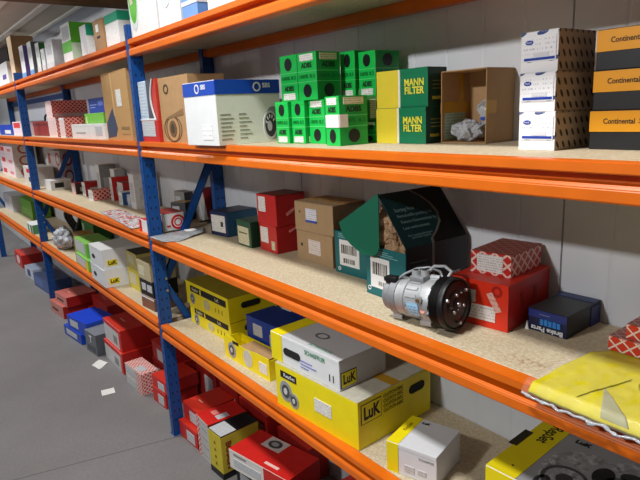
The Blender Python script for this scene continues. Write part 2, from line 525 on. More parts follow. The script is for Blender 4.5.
# =================================================================== SHELF A (top)
GREEN2 = P('#5CB531', .42, 0, .05, 20); TEALG = P('#1E9C77', .42, 0, .05, 20)
def apoly(cx, top, w, h):   # rounded shield shape hanging from the box top
    o = [(cx - w/2, top), (cx - w/2, top - h*.55)]
    for i in range(9):
        a = PI + PI*i/8
        o.append((cx + w/2*math.cos(a), top - h*.55 + h*.45*math.sin(a)))
    o.append((cx + w/2, top)); return o
A1 = Carton('parts_carton', 'large white carton with green shield print, beside the tip of the nearest blue upright', .046, .016, SA, 0, .296, .30, .30, TINY, WHITE, WHITE, group='white parts cartons on the top shelf')
A1.patch('front', 0, 0, 0, 0, P('#D5DDDA', .4), 'printed_border', poly=apoly(.055, .29, .108, .262))
A1.patch('front', 0, 0, 0, 0, GREEN2, 'printed_shield', off=.0018, poly=apoly(.055, .29, .092, .232))
A1.patch('front', .025, .135, .06, .19, STICKC, 'label', off=.0026)
A2 = Carton('parts_carton', 'white carton with green shield print, between the shield carton and the pale blue box', .352, .02, SA, 0, .20, .30, .29, TINY, WHITE, WHITE, group='white parts cartons on the top shelf')
A2.patch('front', 0, 0, 0, 0, P('#D5DDDA', .4), 'printed_border', poly=apoly(.075, .285, .13, .215))
A2.patch('front', 0, 0, 0, 0, GREEN2, 'printed_shield', off=.0018, poly=apoly(.075, .285, .108, .185))
LB = P('#6F9BD8', .42, 0, .05, 20)
A3 = Carton('parts_carton', 'pale blue carton with white bands on the top shelf', .562, .022, SA, 0, .125, .14, .20, LB, P('#5F8CCB', .42), LB)
A3.patch('front', 0, .05, .125, .064, WHITE, 'printed_band'); A3.patch('right', 0, .05, .14, .064, WHITE, 'printed_band')
A3.patch('front', 0, .105, .125, .2, P('#4d79bd', .4), 'printed_panel')
A4 = Carton('parts_carton', 'plain white carton right of the pale blue box, top shelf', .765, .022, SA, 0, .25, .22, .18, WHITE, OFFWHITE, WHITE)
A5 = Carton('parts_carton', 'white carton with teal top edge left of the nearest upright', -.385, .045, SA, 0, .19, .20, .162, TINY, WHITE, TEALG, lidm=TEALG)
A5.patch('front', 0, .12, .19, .160, TEALG, 'printed_band'); A5.patch('right', 0, .12, .20, .160, TEALG, 'printed_band')
A6 = Carton('kraft_carton', 'narrow brown carton with small white sticker on the top shelf', -.545, .035, SA, 0, .145, .26, .158, KRAFT2, KRAFT, KRAFT, lid='rsc')
A6.patch('front', .045, .10, .085, .135, WHITE); A6.patch('front', .05, .07, .10, .08, INK, 'printed_mark')
A7 = Carton('parts_carton', 'small white carton leaning upright beside the narrow brown carton', -.79, .035, SA, 0, .115, .075, .165, WHITE, TINY, WHITE)
A7.patch('right', 0, .11, .075, .165, TEALG, 'printed_band')
A8 = Carton('parts_carton', 'green and white carton on the top shelf, third from the nearest upright', -1.235, .05, SA, 0, .20, .16, .231, TINY, GREEN2, GREEN2, lidm=GREEN2)
A8.patch('front', 0, .07, .2, .13, GREEN2, 'printed_band'); A8.patch('right', 0, 0, .16, .115, P('#c9dcc4', .45), 'printed_panel'); A8.patch('front', .03, .14, .17, .215, STICKG)
thin = [(-1.66, .20, .185, WHITE, '#C7CAD2', 'white thin carton beside the green and white carton, top shelf'),
        (-1.80, .095, .155, WHITE, '#b9c4c9', 'lowest of the thin white cartons on the top shelf'),
        (-1.945, .11, .21, WHITE, '#2f7a35', 'thin white carton with a green side, top shelf'),
        (-2.20, .13, .245, WHITE, '#5a5f63', 'tall thin white carton with a dark grey side, top shelf'),
        (-2.50, .145, .25, WHITE, '#5b4a92', 'thin white carton with a purple side next to the upright brown carton')]
for x, w, h, fm, sc, lb in thin:
    c = Carton('filter_carton', lb, x, .045, SA, 0, w, .17, h, fm, P(sc, .45), fm, group='thin white cartons on the top shelf')
    c.patch('front', 0, 0, w, .05, P('#6e9fd6' if x < -2 else '#d4d6da', .45), 'printed_band')
    c.patch('front', w*.2, h*.55, w*.8, h*.85, STICKG)
A9 = Carton('kraft_carton', 'tall brown carton standing open-sided by the far blue upright, top shelf', -2.93, .045, SA, 0, .17, .17, .37, P('#E3C7A6', .7), KRAFT2, KRAFT2, lid='rsc')
A10 = Carton('parts_carton', 'white carton with violet print at the far left of the top shelf', -3.62, .045, SA, 0, .52, .25, .20, WHITE, OFFWHITE, WHITE)
A10.patch('front', .25, .06, .42, .10, P('#5d4f94', .5), 'printed_mark')
A11 = Carton('dark_box', 'black block standing in for the dark far end, behind the white violet-printed carton', -4.6, .16, SA, 0, .96, .22, .38, BLACK, BLACK, BLACK)  # black block painting in the darkness of the far end
A11.patch('front', .2, .1, .5, .2, P('#26282c', .5), 'printed_panel')

# =================================================================== SHELF B
SBSB = P('#1747AF', .4, 0, .04, 20)
c = Carton('alternator_carton', 'large white carton with a blue top band and alternator picture, overhanging the shelf edge', .638, -.040, SB, 2.4, .226, .262, .216, WHITE, P('#E3EADD', .45, 0, .02), SBSB, lidm=SBSB)
w, d, h = c.w, c.d, c.h
c.patch('front', 0, h - .047, w, h - .002, SBSB, 'printed_band'); c.patch('right', 0, h - .047, d, h - .002, SBSB, 'printed_band')
c.text('front', 'SBS', .022, .150, h - .020, WHITE, bold=.02, off=.0022); c.disc('front', .105, h - .024, .016, .016, WHITE, 'printed_ring', hole=.7, off=.002)
c.text('right', 'SBS', .022, .205, h - .020, WHITE, bold=.02, off=.0022); c.disc('right', .165, h - .024, .016, .016, WHITE, 'printed_ring', hole=.7, off=.002)
for k in range(7):
    v = .02 + k*.0135
    c.patch('right', .012, v, .012 + .04 + .012*(k % 3)/2, v + .0035, P('#8d9488', .6), 'printed_line', t=.0002)
    c.patch('right', .085, v, .085 + .03 + .02*((k*2) % 3)/2, v + .0035, P('#8d9488', .6), 'printed_line', t=.0002)
c.patch('front', .12, .02, .19, .07, printed('faint_print', '#EDEDEB', '#b5b8bb', .016, .5), 'printed_lines')
c.disc('right', .226, .066, .034, .058, P('#8b8e8b', .5), 'printed_alternator'); c.disc('right', .214, .060, .030, .050, P('#c3c6c1', .5), 'printed_housing', off=.0014)
c.disc('right', .214, .060, .024, .042, P('#3a3c3c', .5), 'printed_rotor', off=.0020); c.disc('right', .210, .056, .010, .018, P('#b9bbb8', .5), 'printed_hub', off=.0026)
for k in range(5):
    a = .5 + k*.55; c.patch('right', 0, 0, 0, 0, P('#d4d6d2', .5), 'printed_slot', off=.0026, poly=[(.214 + .014*math.cos(a), .06 + .024*math.sin(a)), (.214 + .021*math.cos(a), .06 + .037*math.sin(a)), (.214 + .021*math.cos(a + .22), .06 + .037*math.sin(a + .22)), (.214 + .014*math.cos(a + .22), .06 + .024*math.sin(a + .22))])

# green brake cartons
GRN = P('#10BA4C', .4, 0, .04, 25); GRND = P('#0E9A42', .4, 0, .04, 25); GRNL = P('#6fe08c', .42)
def brake_box(x, y, z, rot, w, d, h, flip, label, face_r=True, frontkind=0):
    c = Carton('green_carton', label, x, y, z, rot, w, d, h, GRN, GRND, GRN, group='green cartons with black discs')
    for face, L, fl in (('front', w, flip), ('right', d, not flip if not face_r else flip)):
        if face == 'right' and not face_r: continue
        for v in (h*.39, h*.61):
            c.patch(face, .001, v - .0007, L - .001, v + .0007, GRNL, 'printed_line', t=.0002)
        def vv(a): return h*a if not fl else h*(1 - a)
        c.disc(face, L*.5, vv(.80), min(L*.21, .02), h*.14, BLACK, 'printed_disc')
        c.text(face, 'ADBS', .022, L*.5, vv(.27), INK, bold=.02, width=L*.55)
        a0, a1 = sorted((vv(.03), vv(.17)))
        c.patch(face, L*.15, a0, L*.85, a1, STICKC if face == 'right' else STICK)
        c.text(face, '100% 8.5', .016, L*.5, h*.5, P('#0b6a2e', .5), width=L*.8)
    return c
hl = .1345
brake_box(.978, .128, SB, .5, .073, .10, hl, 0, 'green carton, lowest row, beside the alternator carton')
brake_box(1.053, .140, SB, 0, .072, .10, hl, 0, 'green carton, lowest row, second along from the alternator carton')
brake_box(1.128, .155, SB, -1.5, .084, .10, hl, 1, 'green carton, lowest row, third along from the alternator carton')
c = brake_box(1.276, .105, SB, -4.5, .070, .10, .139, 1, 'foremost green carton, lowest row, with a white sticker wrapped round its corner')
c.patch('front', .004, .052, .0705, .088, WHITE, off=.0022); c.patch('right', 0, .052, .028, .088, P('#d8cfcb', .5), off=.0022, name='label')
c = brake_box(1.292, .235, SB, 0, .062, .11, .062, 1, 'green carton lying low between the foremost green carton and the yellow filter boxes', face_r=True)
c2 = Carton('green_carton', 'dark green carton end with cream sticker, wedged beside the yellow filter boxes', 1.292, .24, SB + .062, 0, .062, .11, .075, P('#3f7a3c', .45), P('#4e7a44', .45), GRND, group='green cartons with black discs')
c2.patch('front', .03, .01, .058, .065, STICKC)
brake_box(1.000, .142, SB + hl, 0, .094, .10, .142, 0, 'upper green carton standing over the alternator carton end of the row')
brake_box(1.097, .142, SB + hl, .8, .096, .094, .141, 1, 'upper green carton with cream sticker, right of its twin on the row')
brake_box(1.155, .262, SB, 0, .064, .10, hl, 0, 'hidden green carton at the back of the row, carrying another on top')
brake_box(1.168, .258, SB + hl, 0, .068, .09, .141, 0, 'upper green carton at the back, left one of the rear pair')
brake_box(1.29, .368, SB, 0, .08, .035, hl, 0, 'hidden green carton at the rear wall, carrying another on top')
c = brake_box(1.243, .268, SB + hl + .0025, 0, .075, .10, .131, 0, 'upper green carton at the back, right one of the rear pair')

MG = P('#0C7A52', .4, 0, .04, 25); MGD = P('#083626', .42, 0, .06, 25); MY = P('#E6D23A', .42, 0, .03, 25)
for (x, y, z, r, lb) in ((1.358, .232, SB, .8, 'lower yellow and green filter carton of the pair'), (1.360, .234, SB + .0985, 2.2, 'upper yellow and green filter carton of the pair')):
    c = Carton('filter_carton', lb, x, y, z, r, .187, .080, .0985 if z == SB else .103, MG, MGD, MGD, group='yellow and green filter cartons')
    h = c.h
    c.patch('front', 0, 0, .083, h - .001, MY, 'printed_panel', off=.0012); c.patch('front', .083, 0, .090, h - .001, P('#E9E9DC', .4), 'printed_stripe', off=.0012)
    c.text('front', 'MANN\nFILTER', .026, .140, h*.53, P('#E8E24A', .45), bold=.03, width=.070)
    c.patch('front', .016, h*.44, .066, h*.56, printed('faint_box_print%d' % (z > SB), '#E6D23A', '#f3efd0', .02, .4), 'printed_line', off=.0022) if 0 else c.text('front', '| |||| |', .009, .04, h*.5, P('#f3efd0', .5), width=.04)
    for k in range(3): c.patch('right', .02, h*.45 + .01*k, .065, h*.45 + .01*k + .002, P('#8f8a3a', .5), 'printed_line')
    c.text('right', 'MANN', .012, .035, h*.22, P('#c5b23a', .5), bold=.03)

# open kraft carton turned towards the aisle
r = tag(empty('open_carton', (1.560, .278, SB), math.radians(1.5)), 'open brown carton lying on its side with plastic bags inside', 'box')
w, d, h, t_ = .143, .122, .187, .003
KIN = P('#A9855C', .75, 0, .06, 25)
bm = bmesh.new(); bx(bm, 0, 0, 0, w, d, t_, .0008, 1); bx(bm, 0, 0, h - t_, w, d, h, .0008, 1); bx(bm, 0, 0, t_, t_, d, h - t_, .0008, 1); bx(bm, w - t_, 0, t_, w, d, h - t_, .0008, 1); bx(bm, t_, d - t_, t_, w - t_, d, h - t_)
finish('body', bm, KIN, r)
bm = bmesh.new(); bx(bm, w, .0, h*.40, w + .0006, .045, h*.58); finish('tape', bm, TAPE, r)
bm = bmesh.new(); bx(bm, -.0006, 0, h*.42, 0, .05, h*.58); finish('tape', bm, TAPE, r)
bm = bmesh.new(); bx(bm, t_, .01, h*.40, t_ + .0006, d - .004, h*.58); finish('tape', bm, TAPE, r)
bm = bmesh.new(); bx(bm, t_, d - .05, t_, t_ + .0007, d - .03, h - t_); o = finish('tape', bm, TAPE, r)
bm = bmesh.new(); bx(bm, t_, .012, .008, t_ + .0012, .10, h*.42); face_uv(bm); finish('label', bm, printed('green_label', '#9fbaa6', '#46594c', .008, .45), r)
PLAST = None
m, b, t = base_mat('crumpled_plastic', .16); b.inputs['Base Color'].default_value = lin('#C9CCD2'); b.inputs['Specular IOR Level'].default_value = .8
b.inputs['Transmission Weight'].default_value = .25
nz = t.noise(t.obj(), 45, 4, .7); bp = t.n('ShaderNodeBump'); bp.inputs['Strength'].default_value = .9; bp.inputs['Distance'].default_value = .006
t.link(nz, bp.inputs['Height']); t.link(bp.outputs[0], b.inputs['Normal']); PLAST = m
bm = bmesh.new(); crumple(bm, 1.619, .320, SB + .0305, .046, .030, .024, 3)
tag(finish('plastic_bag', bm, PLAST, smooth=True), 'crumpled clear plastic bag at the bottom of the open brown carton', 'bag', 'clear bags in the open carton')
bm = bmesh.new(); crumple(bm, 1.664, .352, SB + .080, .028, .026, .040, 8)
o = tag(finish('plastic_bag', bm, PLAST, smooth=True), 'crumpled clear plastic bag with blue print, leaning on the open carton wall', 'bag', 'clear bags in the open carton')
bm = bmesh.new(); bx(bm, 1.653, .3245, SB + .058, 1.681, .330, SB + .066, .001); finish('printed_band', bm, P('#2c4fae', .4), o)

# white cartons with oval prints
FB = P('#1B3FA6', .4)
for i, (x, y, r, h, lb) in enumerate(((1.881, .154, -2.2, .0785, 'bottom white and kraft carton with printed ovals, lowest of three'), (1.878, .157, -4.2, .0785, 'middle white and kraft carton with printed ovals'), (1.876, .160, -1.5, .081, 'top white and kraft carton with printed ovals, uppermost of three'))):
    z = SB + .0785*i
    c = Carton('oval_print_carton', lb, x, y, z, r, .085, .138, h, FORDW, FORDB, FORDB, group='white cartons with printed ovals')
    c.patch('front', .004, .022, .081, h - .008, printed('carton_label_%d' % i, '#EFF0F2', '#9aa3bd', .009, .56), 'label', off=.0012)
    c.patch('front', .010, .0245, .079, .0295, FB, 'printed_bar', off=.0022)
    c.disc('front', .021, h - .021, .009, .0045, FB, 'printed_oval', off=.0022); c.text('front', 'Ford', .006, .021, h - .021, WHITE, off=.0036)
    c.patch('front', .032, .031, .066, .039, printed('code_print_%d' % i, '#d9d9de', '#70707a', .02, .40), 'bar_code', off=.0022)

CY = P('#F5A70C', .42, 0, .03, 20); CB = P('#1c1c1e', .45, 0, .08, 25)
for i, (dx, lb) in enumerate(((0, 'bottom yellow and black carton of the stack of three'), (.002, 'middle yellow and black carton of the stack of three'), (.003, 'top yellow and black carton of the stack of three'))):
    h = .0765
    c = Carton('belt_carton', lb, 2.005 + dx, .212 + .002*i, SB + h*i, (0, .6, -.4)[i], .30, .17, h, CB, CB, CY, lidm=CY, group='yellow and black belt cartons')
    c.patch('front', 0, h*.46, .30, h - .0015, CY, 'printed_band', off=.0012)
    c.text('front', 'Continental', .0145, .058, h*.72, INK, off=.0022, width=.060, bold=.012)
    c.text('front', '5', .015, .098, h*.73, INK, off=.0022, rot=-12)

# around the nearest upright
c = Carton('kraft_carton', 'tall brown carton with round black prints beside the blue-banded white carton', .240, .03, SB, 1, .28, .16, .262, KRAFT, KRAFT, KRAFT, lid='rsc')
c.disc('front', .075, .215, .024, .020, P('#4a3826', .7), 'printed_ring', hole=.62)
for rr, hh in ((.085, .93), (.066, .9), (.034, .5)): c.disc('front', .11, .055, rr, min(rr, .054), P('#6b5236', .7), 'printed_ring', hole=hh)
c.disc('front', .11, .055, .018, .02, P('#4a3826', .7))
c.patch('front', 0, 0, 0, 0, P('#8a6a46', .7), 'printed_panel', poly=[(.06, .10), (.22, .135), (.22, .11), (.06, .095)])
c = Carton('filter_carton', 'red carton with silver picture label under the curved white pack', .044, .015, SB, 0, .192, .13, .092, P('#C02F28', .42), P('#C02F28', .42), RED)
c.patch('front', .008, .024, .155, .090, STICKG)
bm = bmesh.new()
r = tag(empty('filter_pack', (.054, .015, SB + .0925)), 'white and grey curved pack with red back, on the red carton', 'pack')
bx(bm, -.010, 0, 0, .080, .12, .168, .004); finish('body', bm, P('#B7C6D4', .4, 0, .05, 30), r)
def cvx(f): return .160 - .036*math.sin(PI*f)
bm = bmesh.new(); prism(bm, [(.080, .003), (.160, .003)] + [(cvx(k/10), .003 + .165*k/10) for k in range(1, 11)] + [(.080, .168)], .003, .12)
finish('side_panel', bm, P('#4c4f57', .4), r)
bm = bmesh.new(); prism(bm, [(.178, 0), (.178, .150), (.174, .168), (.166, .172)] + [(cvx(k/10) + .0035, .172*k/10) for k in range(9, -1, -1)], .006, .118)
finish('back_panel', bm, P('#C33A2E', .42), r)
bm = bmesh.new(); prism(bm, [(cvx(k/10) - .004, .172*k/10) for k in range(11)] + [(cvx(k/10) + .003, .172*k/10) for k in range(10, -1, -1)], -.001, .004); finish('rim', bm, WHITE, r)
bm = bmesh.new(); bx(bm, -.012, -.002, -.0004, .165, .0, .008, .001); finish('rim', bm, WHITE, r)
bm = bmesh.new(); bx(bm, .0, -.0012, .02, .070, 0, .155); face_uv(bm); finish('label', bm, printed('pack_print', '#C4D0DA', '#7c8794', .014, .5), r)
c = Carton('kraft_carton', 'tall brown carton with dark patterned corner, left of the nearest upright', -.51, .03, SB, -1.5, .41, .085, .335, P('#B98F58', .72, 0, .06, 25), KRAFT, KRAFT, lid='rsc')
c.patch('front', .225, .165, .30, .245, STICK); c.patch('front', 0, 0, 0, 0, P('#3c4660', .6), 'printed_panel', poly=[(.02, .01), (.15, .02), (.19, .06), (.14, .16), (.02, .09)])
c.disc('front', .09, .06, .04, .03, P('#8d8a80', .6), 'printed_ring', hole=.6)
for k in range(2): c.patch('front', .255, .03 + .024*k, .375, .045 + .024*k, printed('stencil_%d' % k, '#B98F58', '#3f3a2a', .05, .42), 'printed_line')
c.patch('front', .16, .12, .175, .33, P('#d2aa74', .5), 'tape')
c = Carton('parts_carton', 'long low white carton in front of the green and blue boxes', -1.235, .035, SB, 0, .66, .06, .085, OFFWHITE, OFFWHITE, WHITE)
c.patch('front', .50, .02, .62, .07, STICKG); c.patch('front', .1, .03, .3, .04, P('#b5b5b0', .5), 'printed_line')
c = Carton('parts_carton', 'lime green carton under the blue carton', -1.15, .10, SB, 0, .38, .16, .146, P('#74B83E', .42), P('#69a838', .42), None)
c.patch('front', .03, .08, .05, .13, P('#b9dd90', .5), 'printed_mark')
c = Carton('parts_carton', 'blue carton resting on the lime green carton', -1.05, .105, SB + .146, 0, .30, .15, .085, P('#1F3F9E', .42), P('#1F3F9E', .42), None)
c.patch('front', .03, .03, .13, .034, P('#9fb0e0', .5), 'printed_line'); c.patch('front', .03, .045, .16, .049, P('#9fb0e0', .5), 'printed_line'); c.patch('front', .19, .04, .28, .065, P('#5d77c8', .5), 'printed_mark')
PINK = printed('pinkish_end_label', '#EDD5D3', '#c76a66', .012, .5)
c = Carton('pattern_carton', 'red diamond-patterned carton with white end, on two similar ones', -2.085, .085, SB + .139, 0, .18, .25, .118, FEBIP, FEBID, FEBID, group='red diamond-patterned cartons on the second shelf')
c.patch('front', .03, .02, .15, .10, PINK); c.patch('right', .01, .004, .24, .026, P('#c9b2ae', .45), 'printed_band')
c = Carton('pattern_carton', 'red diamond-patterned carton under another, standing beside the dark red case', -1.968, .06, SB, 0, .24, .24, .138, FEBIP, FEBID, FEBID, group='red diamond-patterned cartons on the second shelf')
c.patch('front', .02, .015, .2, .12, PINK)
c = Carton('pattern_carton', 'red diamond-patterned carton nearest the long low white carton', -1.62, .055, SB, 0, .135, .20, .130, WHITE, FEBID, FEBID, group='red diamond-patterned cartons on the second shelf')
c.patch('front', .015, .015, .12, .115, PINK)
c = Carton('tool_case', 'dark red case behind the far blue upright', -2.80, .12, SB, 0, .70, .2, .115, P('#8E2522', .5), P('#8E2522', .5), P('#6d2a28', .5))
tb = bmesh.new(); tube(tb, [(.44 + .06*math.cos(a), .02, .118 + .045*math.sin(a)) for a in [PI*k/10 for k in range(11)]], .007); finish('handle', tb, BLACK, c.root)
c.patch('front', 0, .085, .7, .095, P('#5a1c1a', .5), 'seam')
c = Carton('parts_carton', 'blue carton with white print at the far end of the second shelf', -4.33, .09, SB, 0, .745, .2, .104, P('#1C43B4', .42), P('#1C43B4', .42), None)
c.patch('front', .3, .015, .62, .05, WHITE, 'printed_mark')
c = Carton('parts_carton', 'white and red carton just beyond the far blue upright, second shelf', -3.47, .075, SB, 0, .40, .2, .125, P('#E7D9E4', .42), P('#E7D9E4', .42), None)
c.patch('front', .05, .07, .35, .115, P('#D7403c', .45), 'printed_mark')

# =================================================================== SHELF C
# -- nearest bay, from the upright to the right
NAVY = P('#16264F', .42, 0, .06, 25); NAVT = P('#22283e', .45, 0, .08, 25); TEALB = P('#1f4f6e', .42, 0, .08, 25)
c = Carton('parts_carton', 'navy blue carton with large white label, beside the dark green carton', .222, .222, SC, 6, .138, .165, .113, NAVY, TEALB, NAVT)
c.patch('front', .012, .018, .122, .096, STICK); c.patch('front', .088, .045, .106, .068, P('#333333', .5), 'bar_code', off=.0022)
c.disc('right', .05, .06, .012, .016, P('#17365a', .4), 'printed_ring', hole=.6)
DG = P('#1F5034', .42, 0, .06, 25)
c = Carton('parts_carton', 'dark green carton with cream label between navy and red cartons', .500, .206, SC, -1.5, .122, .165, .109, DG, P('#163a28', .42), P('#2c4f38', .45))
c.patch('front', .012, .008, .105, .083, STICKC); c.patch('front', .025, .055, .09, .060, P('#6a6a4a', .5), 'bar_code', off=.0022)
c = Carton('parts_carton', 'lower red carton of the pair beside the brown cartons', .655, .226, SC, -2, .132, .13, .110, P('#C22523', .42, 0, .06, 25), P('#A91F1f', .42, 0, .06, 25), DKRED, group='pair of red cartons on the third shelf')
c.patch('front', .01, .035, .068, .098, STICK); c.patch('front', .092, .012, .118, .048, STICKC, label='cream sticker'); 
c.patch('right', 0, 0, 0, 0, P('#d98f88', .5), 'printed_mark', poly=[(.06, .078), (.095, .090), (.093, .098), (.058, .086)])
c = Carton('parts_carton', 'upper red carton of the pair beside the brown cartons', .662, .218, SC + .110, 2.5, .130, .142, .121, P('#C22523', .42, 0, .06, 25), P('#A91F1f', .42, 0, .06, 25), P('#5a1615', .45), group='pair of red cartons on the third shelf')
c.patch('front', .012, .052, .06, .112, STICK); c.patch('right', 0, 0, 0, 0, P('#d98f88', .5), 'printed_mark', poly=[(.05, .035), (.09, .055), (.087, .066), (.047, .046)])
KG = P('#A88C68', .75, 0, .06, 30)
c = Carton('kraft_carton', 'lower plain brown carton of the stacked pair', .890, .246, SC, -.5, .216, .155, .114, KG, P('#8f7656', .75), KG, lid='rsc', group='pair of plain brown cartons')
c.patch('front', .075, .032, .148, .086, printed('red_white_label', '#DAD3CC', '#a8584e', .008, .5)); c.disc('front', .032, .06, .005, .006, INK, 'printed_dot')
c = Carton('kraft_carton', 'upper plain brown carton of the stacked pair', .894, .240, SC + .114, 2.4, .215, .155, .108, KG, P('#8a7152', .75), P('#a58b69', .75), lid='rsc', group='pair of plain brown cartons')
c.patch('front', .066, .036, .128, .086, printed('blue_white_label', '#DDDDE2', '#5a6aa8', .008, .5)); c.patch('front', .066, .036, .128, .044, P('#3450a8', .5), 'printed_bar', off=.0022)
c.disc('front', .03, .07, .004, .005, P('#6d563a', .7), 'printed_dot')
TL = P('#0E6468', .42, 0, .05, 25); TLD = P('#0a2a30', .42, 0, .06, 25)
c = Carton('parts_carton', 'closed teal carton with white bar code label', 1.135, .232, SC, 1.5, .165, .165, .146, TL, TLD, TLD)
c.patch('front', .025, .030, .122, .118, WHITE); c.patch('front', .035, .072, .110, .102, BARS, 'bar_code', off=.0022); c.patch('front', .045, .040, .1, .056, BARS, 'bar_code', off=.0022)
for k in range(3): c.patch('front', .02, .125 + .006*k, .09 - .015*k, .1272 + .006*k, P('#7fb0b0', .5), 'printed_line')
c.disc('front', .022, .016, .007, .007, WHITE, 'printed_ring', hole=.55)

# large open teal carton, packing paper showing
TROT = math.radians(-3)
r = tag(empty('open_carton', (1.378, .155, SC), TROT), 'large open teal and black carton with a raised lid and packing paper', 'box')
w, d, h, t_ = .174, .243, .166, .003
bm = bmesh.new(); bx(bm, 0, 0, 0, w, d, t_); bx(bm, 0, 0, 0, w, t_, h - .016, .0008, 1); bx(bm, 0, d - t_, 0, w, d, h, .0008, 1); bx(bm, 0, 0, 0, t_, d, h, .0008, 1)
face_uv(bm); finish('body', bm, TL, r)
bm = bmesh.new(); bx(bm, w - t_, .0, 0, w, d, h, .0008, 1); face_uv(bm); finish('side_panel', bm, TLD, r)
# lid hinged on the right hand wall, half open, its outer face towards the aisle
lid_h = Vector((w, 0, h)); lid_r = Vector((.063, 0, .304))
u_ = (lid_r - lid_h); nrm = Vector((-u_.z, 0, u_.x)).normalized() * -1
def lp(s, y, o=0.): return lid_h + u_*s + Vector((0, y, 0)) + nrm*o
L_out = TLD
bm = bmesh.new()
def quad_slab(bm, P4, n, t, mi=0):
    A = [bm.verts.new(p) for p in P4]; B = [bm.verts.new(p - n*t) for p in P4]
    k = len(P4)
    bm.faces.new(A).material_index = mi; bm.faces.new(B[::-1]).material_index = mi
    for i in range(k): bm.faces.new((A[i], B[i], B[(i+1) % k], A[(i+1) % k])).material_index = mi
quad_slab(bm, [lp(0, 0), lp(0, d), lp(1, d), lp(1, 0)], nrm, .003)
finish('lid', bm, P('#0a3238', .42, 0, .06, 25), r)
bm = bmesh.new()     # black half behind the grey curved stripe
arc = [(1.0, .118), (.86, .150), (.70, .172), (.52, .182), (.34, .172), (.18, .140), (.08, .112), (.0, .1095)]
quad_slab(bm, [lp(s, y, .0007) for s, y in arc] + [lp(0, d, .0007), lp(1, d, .0007)], nrm, .0005); finish('printed_panel', bm, P('#0b0c0e', .42), r)
bm = bmesh.new()
quad_slab(bm, [lp(s, y, .0012) for s, y in arc] + [lp(s, y - .0095, .0012) for s, y in arc[::-1]], nrm, .0005); finish('printed_stripe', bm, P('#6b6c66', .45), r)
bm = bmesh.new(); bx(bm, w, .1095, 0, w + .0008, d, h); finish('printed_panel', bm, P('#0b0c0e', .42), r)
bm = bmesh.new(); bx(bm, w, .100, 0, w + .0013, .1095, h); finish('printed_stripe', bm, P('#6b6c66', .45), r)
rid = [lp(1, 0), lp(1, d), lp(1, d) + Vector((-.10, 0, .004)), lp(1, 0) + Vector((-.10, 0, .004))]
def lid_text(string, size, s, y, matl, width=None, side=False):
    me = text_mesh(string, size, .01, width); me.materials.append(matl)
    ob = bpy.data.objects.new('lettering', me); COL.objects.link(ob); ob.parent = r
    if side:
        R = Matrix((Vector((0, 1, 0)), Vector((0, 0, 1)), Vector((1, 0, 0)))).transposed().to_4x4(); o_ = Vector((w + .0018, y, s))
    else:
        R = Matrix((Vector((0, 1, 0)), u_.normalized(), nrm)).transposed().to_4x4(); o_ = lp(s, y, .0014)
    ob.matrix_local = Matrix.Translation(o_) @ R
LT = P('#5f7d7c', .5)
lid_text('Starting Now', .017, .66, .062, LT, .075); lid_text('Sustainable packing for', .014, .55, .092, LT, .135)
lid_text('Future Generations by', .014, .44, .096, LT, .135); lid_text('Less environment', .014, .33, .075, LT, .1)
lid_text('For a sustainable future\nand better logistics', .009, .17, .075, LT, .09)
lid_text('100%\nrecycled', .016, .055, .195, P('#d9d9d9', .5), .06, True)
for k in range(3):
    bm = bmesh.new(); bx(bm, w, .015 + .01*k, .12 - .014*k, w + .0008, .08, .123 - .014*k); finish('printed_line', bm, P('#3e6a6c', .5), r)
# end flap turned down on the left of the opening
fl = [Matrix.Rotation(-TROT, 3, 'Z') @ (Vector(p) - Vector((1.378, .155, SC))) for p in ((1.4500, .143, 1.3640), (1.3000, .120, 1.2660), (1.3155, .120, 1.2290), (1.3500, .122, 1.2040), (1.3720, .124, 1.1930), (1.3900, .126, 1.1840), (1.4200, .129, 1.1820), (1.4400, .132, 1.1850), (1.4520, .134, 1.1960), (1.4570, .136, 1.2100))]
bm = bmesh.new(); quad_slab(bm, fl, Vector((.12, -.98, .05)).normalized(), .0025); finish('end_flap', bm, P('#116c50', .5, 0, .04, 20), r)['label'] = 'plain green inside of the turned-out end flap'
bm = bmesh.new(); lump(bm, .082, .066, .175, .080, .060, .10, .55, 3.2, 12, 5, False)
for v in bm.verts:
    q_ = v.co*30
    v.co += Vector((noise.noise(q_), noise.noise(q_ + Vector((9, 0, 0))), noise.noise(q_ + Vector((0, 9, 0))))) * .016
    q_ = v.co*75
    v.co += Vector((noise.noise(q_), noise.noise(q_ + Vector((9, 0, 0))), noise.noise(q_ + Vector((0, 9, 0))))) * .006
for v in bm.verts:      # keep the paper under the raised lid and inside the carton
    dd = (v.co - lid_h).dot(nrm)
    if dd > -.008: v.co -= nrm * (dd + .008)
    v.co.x = max(.006, min(w - .006, v.co.x)); v.co.y = max(.006, min(d - .006, v.co.y)); v.co.z = max(.004, v.co.z)
m, b, t = base_mat('packing_paper', .8); nz = t.noise(t.obj(), 38, 4, .65)
t.link(t.mix(t.ramp(nz, .3, .7), lin('#8b6a48'), lin('#d3b08a')), b.inputs['Base Color'])
bp = t.n('ShaderNodeBump'); bp.inputs['Strength'].default_value = 1.; bp.inputs['Distance'].default_value = .012; t.link(nz, bp.inputs['Height']); t.link(bp.outputs[0], b.inputs['Normal'])
o = tag(finish('packing_paper', bm, m), 'crumpled brown packing paper inside the open teal carton', 'packing paper')
o.location = r.location; o.rotation_euler = r.rotation_euler
bm = bmesh.new(); bx(bm, .022, -.0008, .026, .105, 0, .118); finish('label', bm, WHITE, r)
bm = bmesh.new(); bx(bm, .030, -.0014, .066, .096, -.0002, .103); bx(bm, .058, -.0014, .036, .090, -.0002, .048); face_uv(bm); finish('bar_code', bm, BARS, r)
for k in range(3):
    bm = bmesh.new(); bx(bm, .05, -.0008, .125 + .006*k, .14 - .02*k, 0, .127 + .006*k); finish('printed_line', bm, P('#7fb0b0', .5), r)
